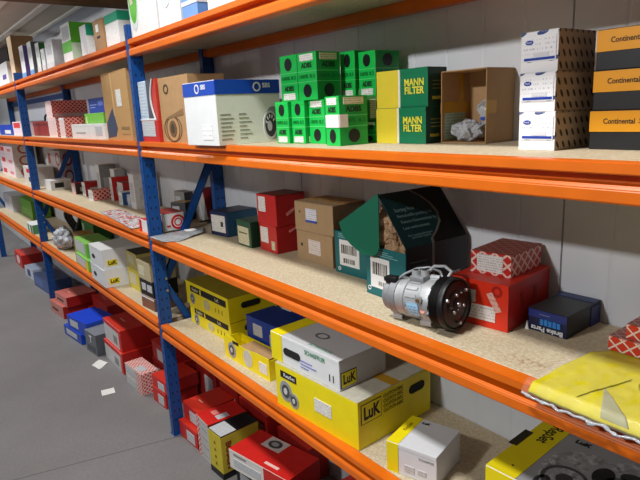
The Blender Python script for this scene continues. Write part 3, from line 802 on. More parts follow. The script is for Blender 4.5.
bm = bmesh.new(); tube(bm, [(.016 + .006*math.cos(a), -.0008, .020 + .006*math.sin(a)) for a in [2*PI*k/14 for k in range(14)]], .0014, 6, True); finish('printed_ring', bm, WHITE, r)

# red carton with the patterned one on it
c = Carton('parts_carton', 'large bright red carton behind the compressor, with a patterned carton on top', 1.692, .165, SC, 6.5, .158, .218, .118, REDO, P('#B5231a', .42, 0, .06, 25), P('#CF2E1B', .42, 0, .05, 25))
c.patch('front', 0, .018, .125, .056, printed('white_red_label', '#E6E0DC', '#8a6a66', .008, .52)); c.patch('front', .01, .06, .07, .092, STICKG)
c.patch('front', 0, 0, 0, 0, printed('slanted_sticker', '#E8B7AA', '#c23a2a', .012, .5), 'label', poly=[(.100, .088), (.116, .094), (.142, .050), (.126, .044)]); c.disc('front', .128, .098, .014, .014, P('#a81e12', .45), 'printed_ring', hole=.55)
c.patch('right', .06, .05, .075, .085, P('#8c1a14', .5), 'printed_mark'); c.patch('right', .13, .055, .145, .09, P('#8c1a14', .5), 'printed_mark')
c = Carton('pattern_carton', 'red diamond-patterned carton with white label on the bright red carton', 1.708, .222, SC + .118, 6.5, .112, .162, .058, FEBI, FEBI, lattice('dull_diamond_print', '#8a3a30', '#a87468', .034, .1), group='red diamond-patterned cartons on the third shelf')
c.patch('front', .019, .008, .090, .052, STICK)
QB = P('#1d2f78', .4, 0, .06, 25); QK = P('#16171c', .42, 0, .1, 25); QT = P('#2b2c2f', .45, 0, .1, 25)
c = Carton('brake_parts_carton', 'blue and black carton lying upside down by the yellow vest', 1.866, .242, SC, 1.5, .098, .160, .056, P('#0f1840', .4, 0, .06, 25), QK, QT)
c.patch('front', .001, .036, .097, .054, QB, 'printed_band'); c.text('front', 'Brake Parts', .016, .049, .009, WHITE, rot=180, bold=.03, width=.08)
[c.patch('front', .032 + .0105*k, .020, .0405 + .0105*k, .034 + .001*(k % 2), P('#2f7fd0', .45), 'printed_mark', off=.0022) for k in range(5)]; c.patch('front', .028, .044, .055, .046, P('#8d9ad0', .5), 'printed_line')
c.patch('top', 0, .125, .098, .158, P('#20305e', .45), 'printed_band'); c.patch('right', .11, 0, .158, .05, P('#1b2a66', .45), 'printed_band')
bm = bmesh.new(); prism(bm, [(-.006, 0), (.004, 0), (-.001, .022)], -.004, -.002); o = finish('paper_tab', bm, WHITE, c.root)
FR = lattice('bold_diamond_print', '#D8331D', '#F0D9D0', .03, .09)
c = Carton('pattern_carton', 'lower red diamond-patterned carton lying on the yellow vest', 2.062, .235, SC + .012, 0, .16, .12, .032, FR, FR, lattice('dull_diamond_print_b', '#9a4a3e', '#b98c80', .03, .1), group='red diamond-patterned cartons on the third shelf')
c = Carton('pattern_carton', 'upper red diamond-patterned carton at the picture edge', 2.092, .245, SC + .044, 0, .13, .11, .032, FR, FR, lattice('dull_diamond_print_c', '#9a4a3e', '#b98c80', .03, .1), group='red diamond-patterned cartons on the third shelf')

# yellow vest in a clear sleeve, lying over the shelf edge
r = tag(empty('vest_pack', (2.03, 0, SC)), 'folded yellow vest in a clear plastic sleeve lying over the shelf edge', 'vest')
def sheet(bm, poly_l, poly_r, nx, ny, zf, t):
    """grid between a left edge and a right edge, closed into a thin slab"""
    def ed(p, s):
        k = s * (len(p) - 1); i = min(int(k), len(p) - 2); f = k - i
        return (p[i][0]*(1-f) + p[i+1][0]*f, p[i][1]*(1-f) + p[i+1][1]*f)
    T = []; B = []
    for j in range(ny + 1):
        a = ed(poly_l, j/ny); b_ = ed(poly_r, j/ny); rt = []; rb = []
        for i in range(nx + 1):
            f = i/nx; x = a[0]*(1-f) + b_[0]*f; y = a[1]*(1-f) + b_[1]*f
            z = zf(x, y)
            rt.append(bm.verts.new((x, y, z + t))); rb.append(bm.verts.new((x, y, z)))
        T.append(rt); B.append(rb)
    for j in range(ny):
        for i in range(nx):
            bm.faces.new((T[j][i], T[j][i+1], T[j+1][i+1], T[j+1][i])); bm.faces.new((B[j][i], B[j+1][i], B[j+1][i+1], B[j][i+1]))
    for j in range(ny):
        bm.faces.new((T[j][0], T[j+1][0], B[j+1][0], B[j][0])); bm.faces.new((T[j][nx], B[j][nx], B[j+1][nx], T[j+1][nx]))
    for i in range(nx):
        bm.faces.new((T[0][i], B[0][i], B[0][i+1], T[0][i+1])); bm.faces.new((T[ny][i], T[ny][i+1], B[ny][i+1], B[ny][i]))
def drape(x, y):
    z = .0025 + .0022*noise.noise(Vector((x*16, y*16, 2))) + .0016*noise.noise(Vector((x*50, y*40, 5)))
    if y < -.006: z -= (-.006 - y) * 1.25
    return max(z, .0012) if y > -.008 else z
m, b, t = base_mat('yellow_vest_cloth', .55); nz = t.noise(t.obj(), 14, 4)
t.link(t.mix(t.ramp(nz, .3, .7), lin('#CBBB00'), lin('#DACB00')), b.inputs['Base Color']); VEST = m
bm = bmesh.new(); sheet(bm, [(.004, -.018), (.006, .03), (.008, .12), (.012, .20), (.040, .246)], [(.36, -.020), (.36, .25)], 60, 44, drape, .007)
finish('folded_vest', bm, VEST, r, smooth=True)
m, b, t = base_mat('clear_sleeve', .12, 0, .6)
b.inputs['Base Color'].default_value = (.95, .95, .93, 1)
nz = t.noise(t.obj(), 60, 3, .6); bp = t.n('ShaderNodeBump'); bp.inputs['Strength'].default_value = .5; bp.inputs['Distance'].default_value = .004; t.link(nz, bp.inputs['Height']); t.link(bp.outputs[0], b.inputs['Normal'])
b.inputs['Alpha'].default_value = .035; SLEEVE = m
bm = bmesh.new()
def drape2(x, y):
    return drape(x, y) + .0075 + .0022*noise.noise(Vector((x*40, y*26, 9)))
sheet(bm, [(-.010, -.022), (-.006, .03), (-.006, .12), (-.004, .205), (.03, .262)], [(.375, -.026), (.375, .262)], 64, 48, drape2, .0006)
finish('plastic_sleeve', bm, SLEEVE, r, smooth=True)
bm = bmesh.new()      # crumpled rim of the sleeve along the front edge
pts = []
for k in range(60):
    x = -.008 + .38*k/59; y = -.022 - .004*k/59 + .004*noise.noise(Vector((x*37, 0, 1)))
    pts.append((x, y, drape(x, y) + .004 + .003*noise.noise(Vector((x*80, 3, 0)))))
tube(bm, pts, [.0020 + .0070*abs(noise.noise(Vector((k*.83, 4.1, 0)))) for k in range(60)], 6); finish('sleeve_rim', bm, PLAST, r, smooth=True)
GREYV = P('#A9A57E', .6, 0, .05, 20)
bm = bmesh.new(); sheet(bm, [(.143, -.0165), (.108, .0675)], [(.192, -.017), (.1095, .0675)], 10, 14, lambda x, y: drape(x, y) + .0072, .0006)
finish('reflective_strip', bm, GREYV, r, smooth=True)
bm = bmesh.new(); L1 = [(.092 + .036*k/12, -.004 + .134*k/12) for k in range(13)]
for off in (0, .005): tube(bm, [(x, y + off, drape(x, y) + .0085) for x, y in L1], .0006, 5)
for rr in (.028, .04): tube(bm, [(.185 + rr*math.cos(a), .135 + rr*1.2*math.sin(a), drape(.185 + rr*math.cos(a), .135 + rr*1.2*math.sin(a)) + .0088) for a in [2*PI*k/26 for k in range(26)]], .0006, 5, True)
finish('seam', bm, P('#8f8a16', .6), r)

# -- compressor
ax = math.radians(6)
r = tag(empty('compressor', (1.770, .100, SC + .0052), ax), 'silver and black car air-conditioning compressor standing on the shelf', 'compressor')
CZ = .068
ALU = P('#AEB0B1', .46, .45, .06, 90, .2); ALUD = P('#8f9194', .5, .45, .08, 90, .2); RUB = P('#101012', .45, 0, .1, 40); GLOSS = P('#0c0c0d', .38, 0, .05, 40)
def part(nm, bm, m_, z=CZ, sm=True):
    if nm not in ('pulley', 'clutch_plate', 'rivet'):
        for v in bm.verts: v.co.x = -.044 + (v.co.x + .058) * 1.17
    o = finish(nm, bm, m_, r, (0, 0, z))
    if sm:
        for p in o.data.polygons: p.use_smooth = True
        md = o.modifiers.new('edges', 'EDGE_SPLIT'); md.split_angle = math.radians(32)
    return o
bm = bmesh.new()
lathe(bm, [(-.062, .034), (-.062, .050), (-.070, .0525), (-.086, .0525), (-.089, .050), (-.094, .049), (-.128, .049), (-.130, .0515), (-.137, .0515), (-.139, .049), (-.150, .0485), (-.153, .049)], 56)
part('housing', bm, ALU)
bm = bmesh.new(); lathe(bm, [(-.1535, .048), (-.155, .050), (-.172, .050), (-.176, .047), (-.177, .043), (-.192, .042), (-.196, .038), (-.196, .012), (-.199, .010)], 48); part('rear_head', bm, ALUD)
bm = bmesh.new()
for k in range(16):
    a = 2*PI*k/16
    c_, s_ = math.cos(a), math.sin(a)
    M = Matrix.Translation((-.111, .0495*c_, .0495*s_)) @ Matrix.Rotation(a, 4, 'X')
    r_ = bmesh.ops.create_cube(bm, size=1., matrix=M @ Matrix.Diagonal((.030, .004, .010, 1)))
bmesh.ops.bevel(bm, geom=bm.edges[:], offset=.0012, segments=2, affect='EDGES')
part('cooling_rib', bm, ALU)
# poly-V pulley
pr = [(-.042, .040), (-.042, .0600), (-.040, .0640), (-.038, .0650)]
x = -.038
for k in range(6): pr += [(x + .0008, .0650), (x + .0022, .0615), (x + .0036, .0650)]; x += .0038
pr += [(-.0110, .0655), (-.004, .0655), (-.0015, .0645), (-.0005, .0620), (-.002, .0600), (-.006, .0590), (-.006, .030)]
bm = bmesh.new(); lathe(bm, pr, 64); part('pulley', bm, RUB)
bm = bmesh.new(); lathe(bm, [(-.060, .035), (-.060, .0565), (-.053, .0565), (-.053, .035)], 40); part('magnet_coil', bm, GLOSS)
bm = bmesh.new()
for k in range(14):
    a = 2*PI*k/14
    r_ = bmesh.ops.create_cube(bm, size=1., matrix=Matrix.Rotation(a, 4, 'X') @ Matrix.Translation((-.055, .058, 0)) @ Matrix.Diagonal((.009, .006, .012, 1)))
bmesh.ops.bevel(bm, geom=bm.edges[:], offset=.001, segments=1, affect='EDGES'); part('coil_tooth', bm, RUB)
bm = bmesh.new(); lathe(bm, [(-.009, .02), (-.009, .0575), (-.003, .0575), (-.0015, .0560), (-.0015, .044), (-.003, .043), (-.003, .036), (-.001, .034), (.000, .018), (.002, .016), (.003, .011), (.003, .004)], 56); part('clutch_plate', bm, GLOSS)
BOLT = P('#C9CACC', .3, .85, .04, 60)
for (a, rr, rad) in ((90, 0., .0062), (100, .024, .0046), (220, .024, .0046), (340, .024, .0046), (155, .047, .0048), (35, .047, .0048), (275, .047, .0048), (60, .030, .0022), (180, .030, .0022), (250, .012, .0022)):
    bm = bmesh.new(); lathe(bm, [(-.006, rad), (.002, rad), (.0048, rad*.8), (.0055, rad*.3)], 14)
    o = part('rivet', bm, BOLT); o.location = (0 if rr else .002, rr*math.cos(math.radians(a)), CZ + rr*math.sin(math.radians(a)))
# lugs, bosses and feet
def lug(x, ang, ln, rad, hole=True, L=.02):
    bm = bmesh.new()
    a = math.radians(ang); dv = Vector((0, math.cos(a), math.sin(a)))
    s = dv.cross(Vector((1, 0, 0)))
    c0 = dv*.044; c1 = dv*(.044 + ln)
    pl = [c0 + s*rad*1.3, c1 + s*rad*.8, c1 - s*rad*.8, c0 - s*rad*1.3]
    A = [bm.verts.new(p + Vector((x - L/2, 0, 0))) for p in pl]; B = [bm.verts.new(p + Vector((x + L/2, 0, 0))) for p in pl]
    bm.faces.new(A); bm.faces.new(B[::-1])
    for i in range(4): bm.faces.new((A[i], B[i], B[(i+1) % 4], A[(i+1) % 4]))
    bmesh.ops.create_cone(bm, cap_ends=True, segments=20, radius1=rad, radius2=rad, depth=L*1.35, matrix=Matrix.Translation(c1 + Vector((x, 0, 0))) @ Matrix.Rotation(PI/2, 4, 'Y'))
    part('mounting_lug', bm, ALU)
    bm = bmesh.new(); bmesh.ops.create_cone(bm, cap_ends=True, segments=16, radius1=rad*.5, radius2=rad*.5, depth=L*1.45, matrix=Matrix.Translation(c1 + Vector((x, 0, 0))) @ Matrix.Rotation(PI/2, 4, 'Y'))
    part('lug_bore', bm, BLACK)
lug(-.085, 247, .014, .0085); lug(-.085, 300, .014, .0085); lug(-.165, 250, .012, .0075); lug(-.080, 75, .012, .008)
bm = bmesh.new()
bmesh.ops.create_cone(bm, cap_ends=True, segments=20, radius1=.0085, radius2=.0085, depth=.014, matrix=Matrix.Translation((-.084, -.050, .014)) @ Matrix.Rotation(PI/2, 4, 'X')); part('boss', bm, ALU)
bm = bmesh.new(); bmesh.ops.create_cone(bm, cap_ends=True, segments=16, radius1=.0052, radius2=.0045, depth=.018, matrix=Matrix.Translation((-.084, -.051, .014)) @ Matrix.Rotation(PI/2, 4, 'X')); part('brass_plug', bm, P('#9a7a52', .35, .7))
bm = bmesh.new(); bmesh.ops.create_cone(bm, cap_ends=True, segments=14, radius1=.004, radius2=.004, depth=.01, matrix=Matrix.Translation((-.066, -.050, -.022)) @ Matrix.Rotation(PI/2, 4, 'X')); part('screw', bm, BOLT)
# hose port block on top and wiring plug
bm = bmesh.new(); bx(bm, -.128, -.020, .044, -.090, .018, .062, .004); part('port_block', bm, ALUD)
for (px, py) in ((-.118, -.004), (-.100, .004)):
    bm = bmesh.new(); bmesh.ops.create_cone(bm, cap_ends=True, segments=22, radius1=.0105, radius2=.0095, depth=.016, matrix=Matrix.Translation((px, py, .066))); part('port', bm, ALU)
    bm = bmesh.new(); bmesh.ops.create_cone(bm, cap_ends=True, segments=18, radius1=.006, radius2=.006, depth=.001, matrix=Matrix.Translation((px, py, .0747))); part('port_bore', bm, BLACK)
bm = bmesh.new(); bx(bm, -.190, -.030, .036, -.158, -.008, .056, .004); bx(bm, -.196, -.026, .040, -.188, -.012, .052, .002); part('wiring_plug', bm, RUB)
bm = bmesh.new(); bx(bm, -.182, -.022, .026, -.158, .006, .040, .003); part('plug_bracket', bm, ALUD)
bm = bmesh.new(); tube(bm, [(-.160, -.016, .048), (-.146, -.010, .062), (-.125, .010, .074), (-.098, .022, .078), (-.070, .020, .070), (-.060, .012, .058)], .0032, 8); part('coil_wire', bm, P('#77797c', .4, .3))
bm = bmesh.new(); tube(bm, [(-.105, .018, .060), (-.085, .022, .082), (-.060, .024, .084), (-.042, .020, .074), (-.045, .010, .060)], .0042, 8); part('bracket_wire', bm, ALU)
bm = bmesh.new()
g0 = []
for j in range(9):
    a = math.radians(176 + 42*j/8)
    g0.append([bm.verts.new((x_, .0528*math.cos(a), .0528*math.sin(a))) for x_ in (-.118, -.088)])
for j in range(8): bm.faces.new((g0[j][0], g0[j][1], g0[j+1][1], g0[j+1][0]))
L = (bm.loops.layers.uv.get('UVMap') or bm.loops.layers.uv.new('UVMap'))
for f in bm.faces:
    for l in f.loops: l[L].uv = (l.vert.co.x, math.atan2(l.vert.co.z, l.vert.co.y)*.05)
part('sticker', bm, printed('blue_sticker_print', '#9CCBE8', '#3f6f9a', .008, .48))
bm = bmesh.new(); bmesh.ops.create_cone(bm, cap_ends=True, segments=18, radius1=.006, radius2=.006, depth=.001, matrix=Matrix.Translation((-.0775, -.0508, -.014)) @ Matrix.Rotation(math.radians(78), 4, 'X')); part('inspection_sticker', bm, P('#d99a8a', .5))

r.rotation_euler = (0, math.radians(-4), ax)

# -- flat bag and things around the nearest upright on shelf C
r = tag(empty('flat_bag', (0, 0, SC)), 'flat grey plastic bag lying on the third shelf beside the nearest blue upright', 'bag')
bm = bmesh.new()
sheet(bm, [(.066, -.018), (.060, .07), (.056, .17), (.060, .262)], [(.222, -.014), (.262, .045), (.225, .12), (.19, .200)], 34, 30, lambda x, y: .001 + .010*max(0, math.sin(max(0, min(1, (x - .05)/.2))*PI))*max(0, math.sin(max(0, min(1, (y + .02)/.28))*PI)) + .004*abs(noise.noise(Vector((x*30, y*22, 4)))), .003)
finish('bag_body', bm, P('#9fa2a4', .25, 0, .15, 30, .3), r, smooth=True)
bm = bmesh.new(); sheet(bm, [(.10, .14), (.105, .19)], [(.15, .13), (.155, .18)], 6, 6, lambda x, y: .016 + .002*noise.noise(Vector((x*30, y*22, 4))), .0015); finish('label', bm, WHITE, r)
c = Carton('parts_carton', 'white carton with a red bullseye print behind the nearest blue upright', -.165, .080, SC, 0, .160, .112, .088, WHITE, WHITE, P('#B8413a', .45))
for rr in (.036, .020): c.disc('right', .078, .040, rr, rr, RED, 'printed_ring', hole=.72)
c.patch('right', .020, .02, .038, .028, RED, 'printed_mark')
for i, (x, y, rz, w, d, h, tl, cl, sd, lb) in enumerate(((-.40, .318, 3, .12, .06, .14, 0, '#8d8c86', '#3a3a3c', 'grey carton leaning behind the bullseye-printed carton'), (-.115, .318, 3, .108, .06, .165, -13, '#B9B6AF', '#8c2a26', 'grey carton with red side leaning on the wall by the brace'), (-.265, .235, 25, .10, .08, .10, 0, '#4a4a4c', '#2c2c2e', 'dark open carton between the two leaning grey cartons'))):
    c = Carton('parts_carton', lb, x, y, SC, rz, w, d, h, P(cl, .5, 0, .08, 25), P(sd, .5), P('#7a7872', .5), lid='rsc' if i == 2 else 'tuck')
    c.root.rotation_euler = (0, math.radians(tl), math.radians(rz))
    c.patch('front', w*.12, h*.15, w*.6, h*.8, STICKG)
# -- middle bay on shelf C
bm = bmesh.new()
r = tag(empty('flat_bag', (0, 0, SC)), 'clear bag of red and white leaflets lying flat left of the nearest upright', 'bag')
sheet(bm, [(-.88, .045), (-.90, .16)], [(-.20, -.004), (-.20, .13)], 50, 16, lambda x, y: .002 + .012*abs(noise.noise(Vector((x*9, y*14, 3)))), .004)
m, b, t = base_mat('leaflet_print', .2); nz = t.noise(t.obj(), 26, 2); u = t.noise(t.obj(), 70, 2)
t.link(t.mix(t.m('GREATER_THAN', nz, .56), t.mix(t.m('GREATER_THAN', u, .58), lin('#DCD6D6'), lin('#8d8a8c')), lin('#c5524c')), b.inputs['Base Color'])
finish('bag_body', bm, m, r, smooth=True)
bm = bmesh.new(); tube(bm, [(-.88 + .68*k/30, .042 - .049*k/30, .006 + .004*noise.noise(Vector((k*.9, 0, 0)))) for k in range(31)], .004, 6); finish('bag_rim', bm, PLAST, r, smooth=True)
c = Carton('parts_carton', 'red and white carton standing against the left of the nearest upright, third shelf', -.135, .012, SC, 0, .115, .066, .062, WHITE, P('#C9302a', .42), P('#C9302a', .42))
c.patch('front', 0, 0, .03, .06, RED, 'printed_panel')
mid = [  # x, y, z, rot, w, d, h, front, right, top, label
    (-1.52, .155, 0, 4, .085, .15, .075, WHITE, FEBI, FEBID, 'red diamond-patterned carton in front, middle bay of the third shelf'),
    (-1.80, .19, 0, 3, .07, .16, .105, WHITE, DKRED, DKRED, 'thin white carton with red side behind the patterned carton, third shelf'),
    (-2.02, .17, 0, 3, .09, .17, .085, P('#D9A9A2', .5), P('#3b2422', .5), DKRED, 'dark and red carton at the brace of the far upright'),
    (-1.66, .265, 0, 0, .08, .12, .235, OFFWHITE, P('#8e9092', .5), OFFWHITE, 'tall white carton at the back of the middle bay, third shelf'),
    (-1.50, .316, 0, 0, .09, .075, .205, OFFWHITE, P('#A9A9A8', .5), OFFWHITE, 'second tall white carton at the back, third shelf'),
    (-1.36, .26, 0, 0, .055, .13, .16, WHITE, P('#C42A26', .42), P('#B92a26', .42), 'white carton with bright red side at the back, third shelf'),
    (-1.245, .275, 0, 0, .11, .12, .135, P('#C7C7C6', .5), P('#B22a26', .45), P('#8e3a36', .45), 'grey carton with red lid beside the bright red one, third shelf'),
    (-1.12, .235, 0, 0, .075, .13, .085, WHITE, P('#3a5f9c', .42), P('#dcdfe6', .42), 'low white and blue carton near the red cartons, third shelf'),
    (-1.00, .25, 0, 0, .08, .13, .075, P('#9db7d8', .45), P('#c9d4e2', .45), WHITE, 'low pale blue carton near the tall white carton, third shelf'),
    (-.885, .235, 0, 0, .085, .15, .215, WHITE, P('#cfcfcc', .5), WHITE, 'tall white carton closest to the nearest upright, third shelf'),
    (-1.93, .345, 0, 0, .13, .05, .16, OFFWHITE, P('#a9a6a0', .5), OFFWHITE, 'pale carton leaning at the rear wall, third shelf'),
]
for (x, y, z, rz, w, d, h, f_, r_, t_, lb) in mid:
    c = Carton('parts_carton', lb, x, y, SC + z, rz, w, d, h, f_, r_, t_, group='mixed cartons in the middle bay of the third shelf')
    c.patch('front', w*.15, h*.2, w*.8, h*.75, STICKG)
    if r_ not in (FEBI,): c.patch('right', d*.2, h*.25, d*.7, h*.6, P('#b9b9b7', .5), 'printed_panel')
c = Carton('parts_carton', 'small white carton lying right beside the far upright, third shelf', -2.58, .10, SC, 0, .20, .16, .08, WHITE, P('#c9c6c0', .5), WHITE)
c.patch('right', .03, .02, .10, .06, BLACK, 'printed_mark')
# -- far bay on shelf C
c = Carton('parts_carton', 'grey and white carton with a red mark, just left of the far upright', -3.30, .075, SC, 0, .46, .16, .165, P('#cfccc8', .5), P('#cfccc8', .5), WHITE)
c.patch('front', .14, .11, .30, .145, RED, 'printed_mark'); c.patch('front', .20, .03, .33, .07, BLACK, 'printed_mark')
for j in range(3):
    c = Carton('arc_print_carton', ('bottom', 'middle', 'top')[j] + ' white carton with red arcs in the far stack, third shelf', -4.75, .11, SC + .118*j, 0, .80, .22, .117, P('#EFDDE2', .45), P('#D8CFCB', .45), None, group='white cartons with red arcs')
    c.disc('right', .11, .057, .06, .05, P('#b0504a', .5), 'printed_ring', hole=.7); c.patch('front', .1, .03, .3, .075, P('#d9423c', .5), 'printed_mark'); c.patch('front', .5, .03, .7, .06, P('#d98a90', .5), 'printed_mark')
for j in range(2):
    c = Carton('arc_print_carton', ('lower', 'upper')[j] + ' arc-printed carton stacked behind the far upright', -3.17, .27, SC + .15*j, 0, .47, .125, .149, P('#B9AFA9', .5), P('#C4BAB4', .5), None, group='white cartons with red arcs')
    c.disc('front', .38, .075, .07, .06, P('#a8423c', .5), 'printed_ring', hole=.7); c.patch('front', .04, .03, .12, .12, P('#a8423c', .5), 'printed_mark'); c.disc('right', .06, .075, .04, .06, P('#a8423c', .5), 'printed_ring', hole=.65)

# =================================================================== SHELF D
# -- nearest bay
YD = P('#D9C60E', .42, 0, .04, 20)
GREYP = P('#8f8f90', .5, 0, .05, 20); PIC = P('#6d6e70', .5, 0, .1, 20); PICL = P('#55565a', .5, 0, .1, 20)
def clutch_picture(c, face, u, v, s):
    c.disc(face, u, v, .030*s, .034*s, P('#9b9c9a', .4), 'printed_clutch'); c.disc(face, u, v, .019*s, .022*s, P('#4a4b4c', .4), 'printed_clutch_ring', off=.0018); c.disc(face, u, v, .009*s, .011*s, P('#c9cac6', .4), 'printed_hub', off=.0027)
c = Carton('clutch_carton', 'large yellow carton with black lettering, carrying the white carton', 1.062, .006, SD, 3.4, .402, .335, .157, YELLOW, YELLOW, P('#a9a69a', .6), lid='rsc', lidm=P('#B8B4A4', .6))
clutch_picture(c, 'front', .055, .066, 1.1); clutch_picture(c, 'front', .098, .045, .8)
c.patch('front', .03, .112, .115, .136, INK, 'printed_band'); c.text('front', 'RepSet', .017, .078, .124, WHITE, off=.002, width=.06)
c.patch('front', .205, .055, .285, .1, STICK)
c.patch('right', .012, .078, .098, .142, INK, 'printed_frame'); c.patch('right', .0145, .0805, .0955, .1395, YELLOW, 'printed_field', off=.0014)
c.text('right', 'LuK', .056, .055, .109, INK, bold=.035, off=.0024, width=.07)
for k in range(4): c.text('right', 'CLUTCH DISC', .016, .153, .136 - .0165*k, P('#6d6610', .6), width=.09)
c.patch('right', 0, 0, 0, 0, P('#1c1a10', .8), 'painted_handle_hole', poly=stadium(.265, .108, .075, .03))  # grip openings are near-black plates, their inner shade put into the colour
WG = P('#DCDDDF', .45, 0, .03, 20)
c = Carton('clutch_carton', 'long white carton with yellow end lying on the large yellow carton', 1.030, .018, SD + .1573, 2.6, .350, .20, .100, WHITE, P('#c9cacc', .45, 0, .03, 20), P('#B4B4B5', .5, 0, .04, 20), lidm=P('#C4C4C6', .45, 0, .03, 20))
c.patch('front', 0, .001, .062, .098, YELLOW, 'printed_band', off=.0012); c.patch('top', 0, 0, .062, .20, YELLOW, 'printed_band', off=.0004)
c.patch('front', 0, 0, 0, 0, P('#1c1c1c', .8), 'painted_handle_hole', off=.0018, poly=stadium(.115, .048, .09, .026))
c.text('front', 'SCHAEFFLER', .020, .235, .078, P('#2f8a5d', .5), width=.10)
for k in range(3): c.patch('front', .16, .018 + .011*k, .20 + .02*((k*2) % 3), .022 + .011*k, P('#8a8ac0', .5), 'printed_line')
for k in (0, 1): c.text('front', '1', .034, .305 + .017*k, .03, INK)
c.patch('right', .005, .008, .070, .058, INK, 'printed_frame'); c.patch('right', .007, .010, .068, .056, YELLOW, 'printed_field', off=.0014); c.text('right', 'LuK', .042, .0375, .033, INK, bold=.03, off=.0024, width=.052)
c.text('top', 'SCHAEFFLER', .022, .24, .02, P('#8fb8a4', .5), width=.11, off=.0012); c.disc('top', .17, .09, .03, .02, P('#6d6d6e', .5), 'printed_ring', hole=.7)
# yellow tray carton, blue cartons behind, two yellow cartons
r = tag(empty('open_tray', (.582, .060, SD), math.radians(2)), 'low open yellow tray carton with a kraft inner flap', 'box')
w, d, h, t_ = .33, .085, .092, .003
bm = bmesh.new(); prism(bm, [(0, 0), (w, 0), (w, h*.97), (.24, h*.95), (.17, h*.86), (.11, h*.90), (.07, h*1.10), (.02, h*1.10), (0, h*.95)], 0, t_); finish('front_panel', bm, YELLOW, r)
bm = bmesh.new(); bx(bm, 0, t_, 0, t_, d, h*.9); bx(bm, w - t_, t_, 0, w, d, h*.9); bx(bm, 0, d - t_, 0, w, d, h*.85); bx(bm, t_, t_, 0, w - t_, d, t_); finish('body', bm, YELLOW, r)
bm = bmesh.new(); bx(bm, .11, .006, h*.80, .30, d - .006, h*.82, .0006, 1); finish('inner_flap', bm, KRAFT, r)
class Fake(Carton):
    def __init__(s, root, w, d, h): s.root = root; s.w, s.d, s.h = w, d, h
fk = Fake(r, w, d, h); clutch_picture(fk, 'front', .06, .045, 1.0); fk.disc('front', .18, .045, .032, .036, P('#c9c8ba', .5), 'printed_disc'); fk.patch('front', .262, .02, .315, .062, STICK); fk.patch('front', .07, .078, .115, .09, INK, 'printed_band')
BLU = P('#123C96', .42, 0, .06, 20); BLUD = P('#0d2b6e', .42, 0, .06, 20)
c = Carton('parts_carton', 'bright blue carton with two grey labels behind the yellow tray', .618, .152, SD, 3, .285, .145, .170, BLU, BLUD, BLUD, group='blue cartons on the lowest shelf')
c.patch('front', .05, .095, .115, .145, STICKG); c.patch('front', .165, .07, .25, .125, STICKG)
c = Carton('parts_carton', 'darker blue carton standing behind the bright blue one', .705, .320, SD, 1, .26, .078, .225, BLUD, BLUD, BLUD, group='blue cartons on the lowest shelf')
c.patch('front', .05, .165, .10, .2, STICKG)
for j, (x, y, w, d, lb) in enumerate(((.103, .130, .395, .265, 'lower long yellow carton of the stacked pair behind the upright'), (.085, .126, .415, .25, 'upper long yellow carton of the stacked pair behind the upright'))):
    h = .097 if j == 0 else .115
    c = Carton('clutch_carton', lb, x, y, SD + (.0971 if j else 0), 1, w, d, h, YELLOW, YELLOW, P('#8f7f1a', .5), group='long yellow cartons on the lowest shelf')
    c.patch('front', .05, h*.60, w - .02, h*.86, INK, 'printed_band'); c.patch('front', .15, h*.62, .16, h*.84, YELLOW, 'printed_stripe', off=.002)
    c.text('front', 'RepSet', .022, .10, h*.73, P('#d9cf9a', .5), off=.002); c.text('front', 'LuK', .022, w - .10, h*.73, P('#d9cf9a', .5), off=.002); clutch_picture(c, 'front', .065, h*.3, .8); c.disc('front', .21, h*.3, .03, h*.22, P('#c4bd8a', .5), 'printed_disc')
    for k in (0, 1, 2): c.text('front', '1', .03, w - .12 + .03*k, h*.28, INK)
    c.patch('right', 0, 0, 0, 0, P('#1c1a10', .8), 'painted_handle_hole', poly=stadium(d*.45, h*.6, .10, .028))
c = Carton('clutch_carton', 'small white carton with a yellow end nearest the shelf front', 1.578, .034, SD, 15.5, .150, .150, .0905, WG, P('#C9CACC', .45, 0, .03, 20), P('#D2D3D5', .45, 0, .03, 20), lidm=P('#D6D7D9', .45, 0, .03, 20))
c.patch('front', 0, 0, .036, .089, YELLOW, 'printed_band', off=.0012); c.patch('top', 0, 0, .036, .15, YELLOW, 'printed_band', off=.0004)
c.text('top', 'RepSet', .016, .018, .09, P('#5d570c', .5), rot=90, off=.0012); c.text('top', 'LuK', .014, .055, .13, INK, bold=.03, off=.0012)
c.patch('front', .055, .015, .085, .035, STICKG); c.patch('front', .095, .02, .12, .034, STICKG); c.text('front', 'SCHAEFFLER', .008, .12, .068, P('#9a9a9a', .5)); c.text('front', 'LuK', .010, .018, .012, INK, bold=.03)
c = Carton('clutch_carton', 'grey carton with yellow edge and a clutch picture, partly under the upper shelf', 1.885, .060, SD, 3, .36, .300, .162, WG, GREYP, GREYP, lidm=GREYP)
c.patch('front', 0, 0, .072, .16, YELLOW, 'printed_band', off=.0012); c.patch('top', 0, 0, .074, .30, YD, 'printed_band', off=.0004)
c.text('top', 'RepSet', .040, .043, .215, P('#25230c', .5), rot=-90, bold=.02, off=.0012, width=.09); c.text('top', 'LuK', .022, .118, .235, INK, bold=.03, off=.0012)
c.patch('top', -.012, .115, .010, .195, P('#2c2615', .8), 'painted_handle_hole', off=.0012)
m, b, t = base_mat('clutch_picture_print', .5); pn = t.noise(t.obj(), 22, 4, .65); pn2 = t.noise(t.obj(), 70, 2)
t.link(t.mix(t.ramp(pn, .42, .58), lin('#8b8c8d'), t.mix(t.ramp(pn2, .4, .6), lin('#6a6b6d'), lin('#b0b1b2'))), b.inputs['Base Color'])
c.patch('top', 0, 0, 0, 0, m, 'printed_picture', off=.0004, poly=[(.17 + .085*math.cos(a), .11 + .10*math.sin(a)) for a in [2*PI*k/24 for k in range(24)]])
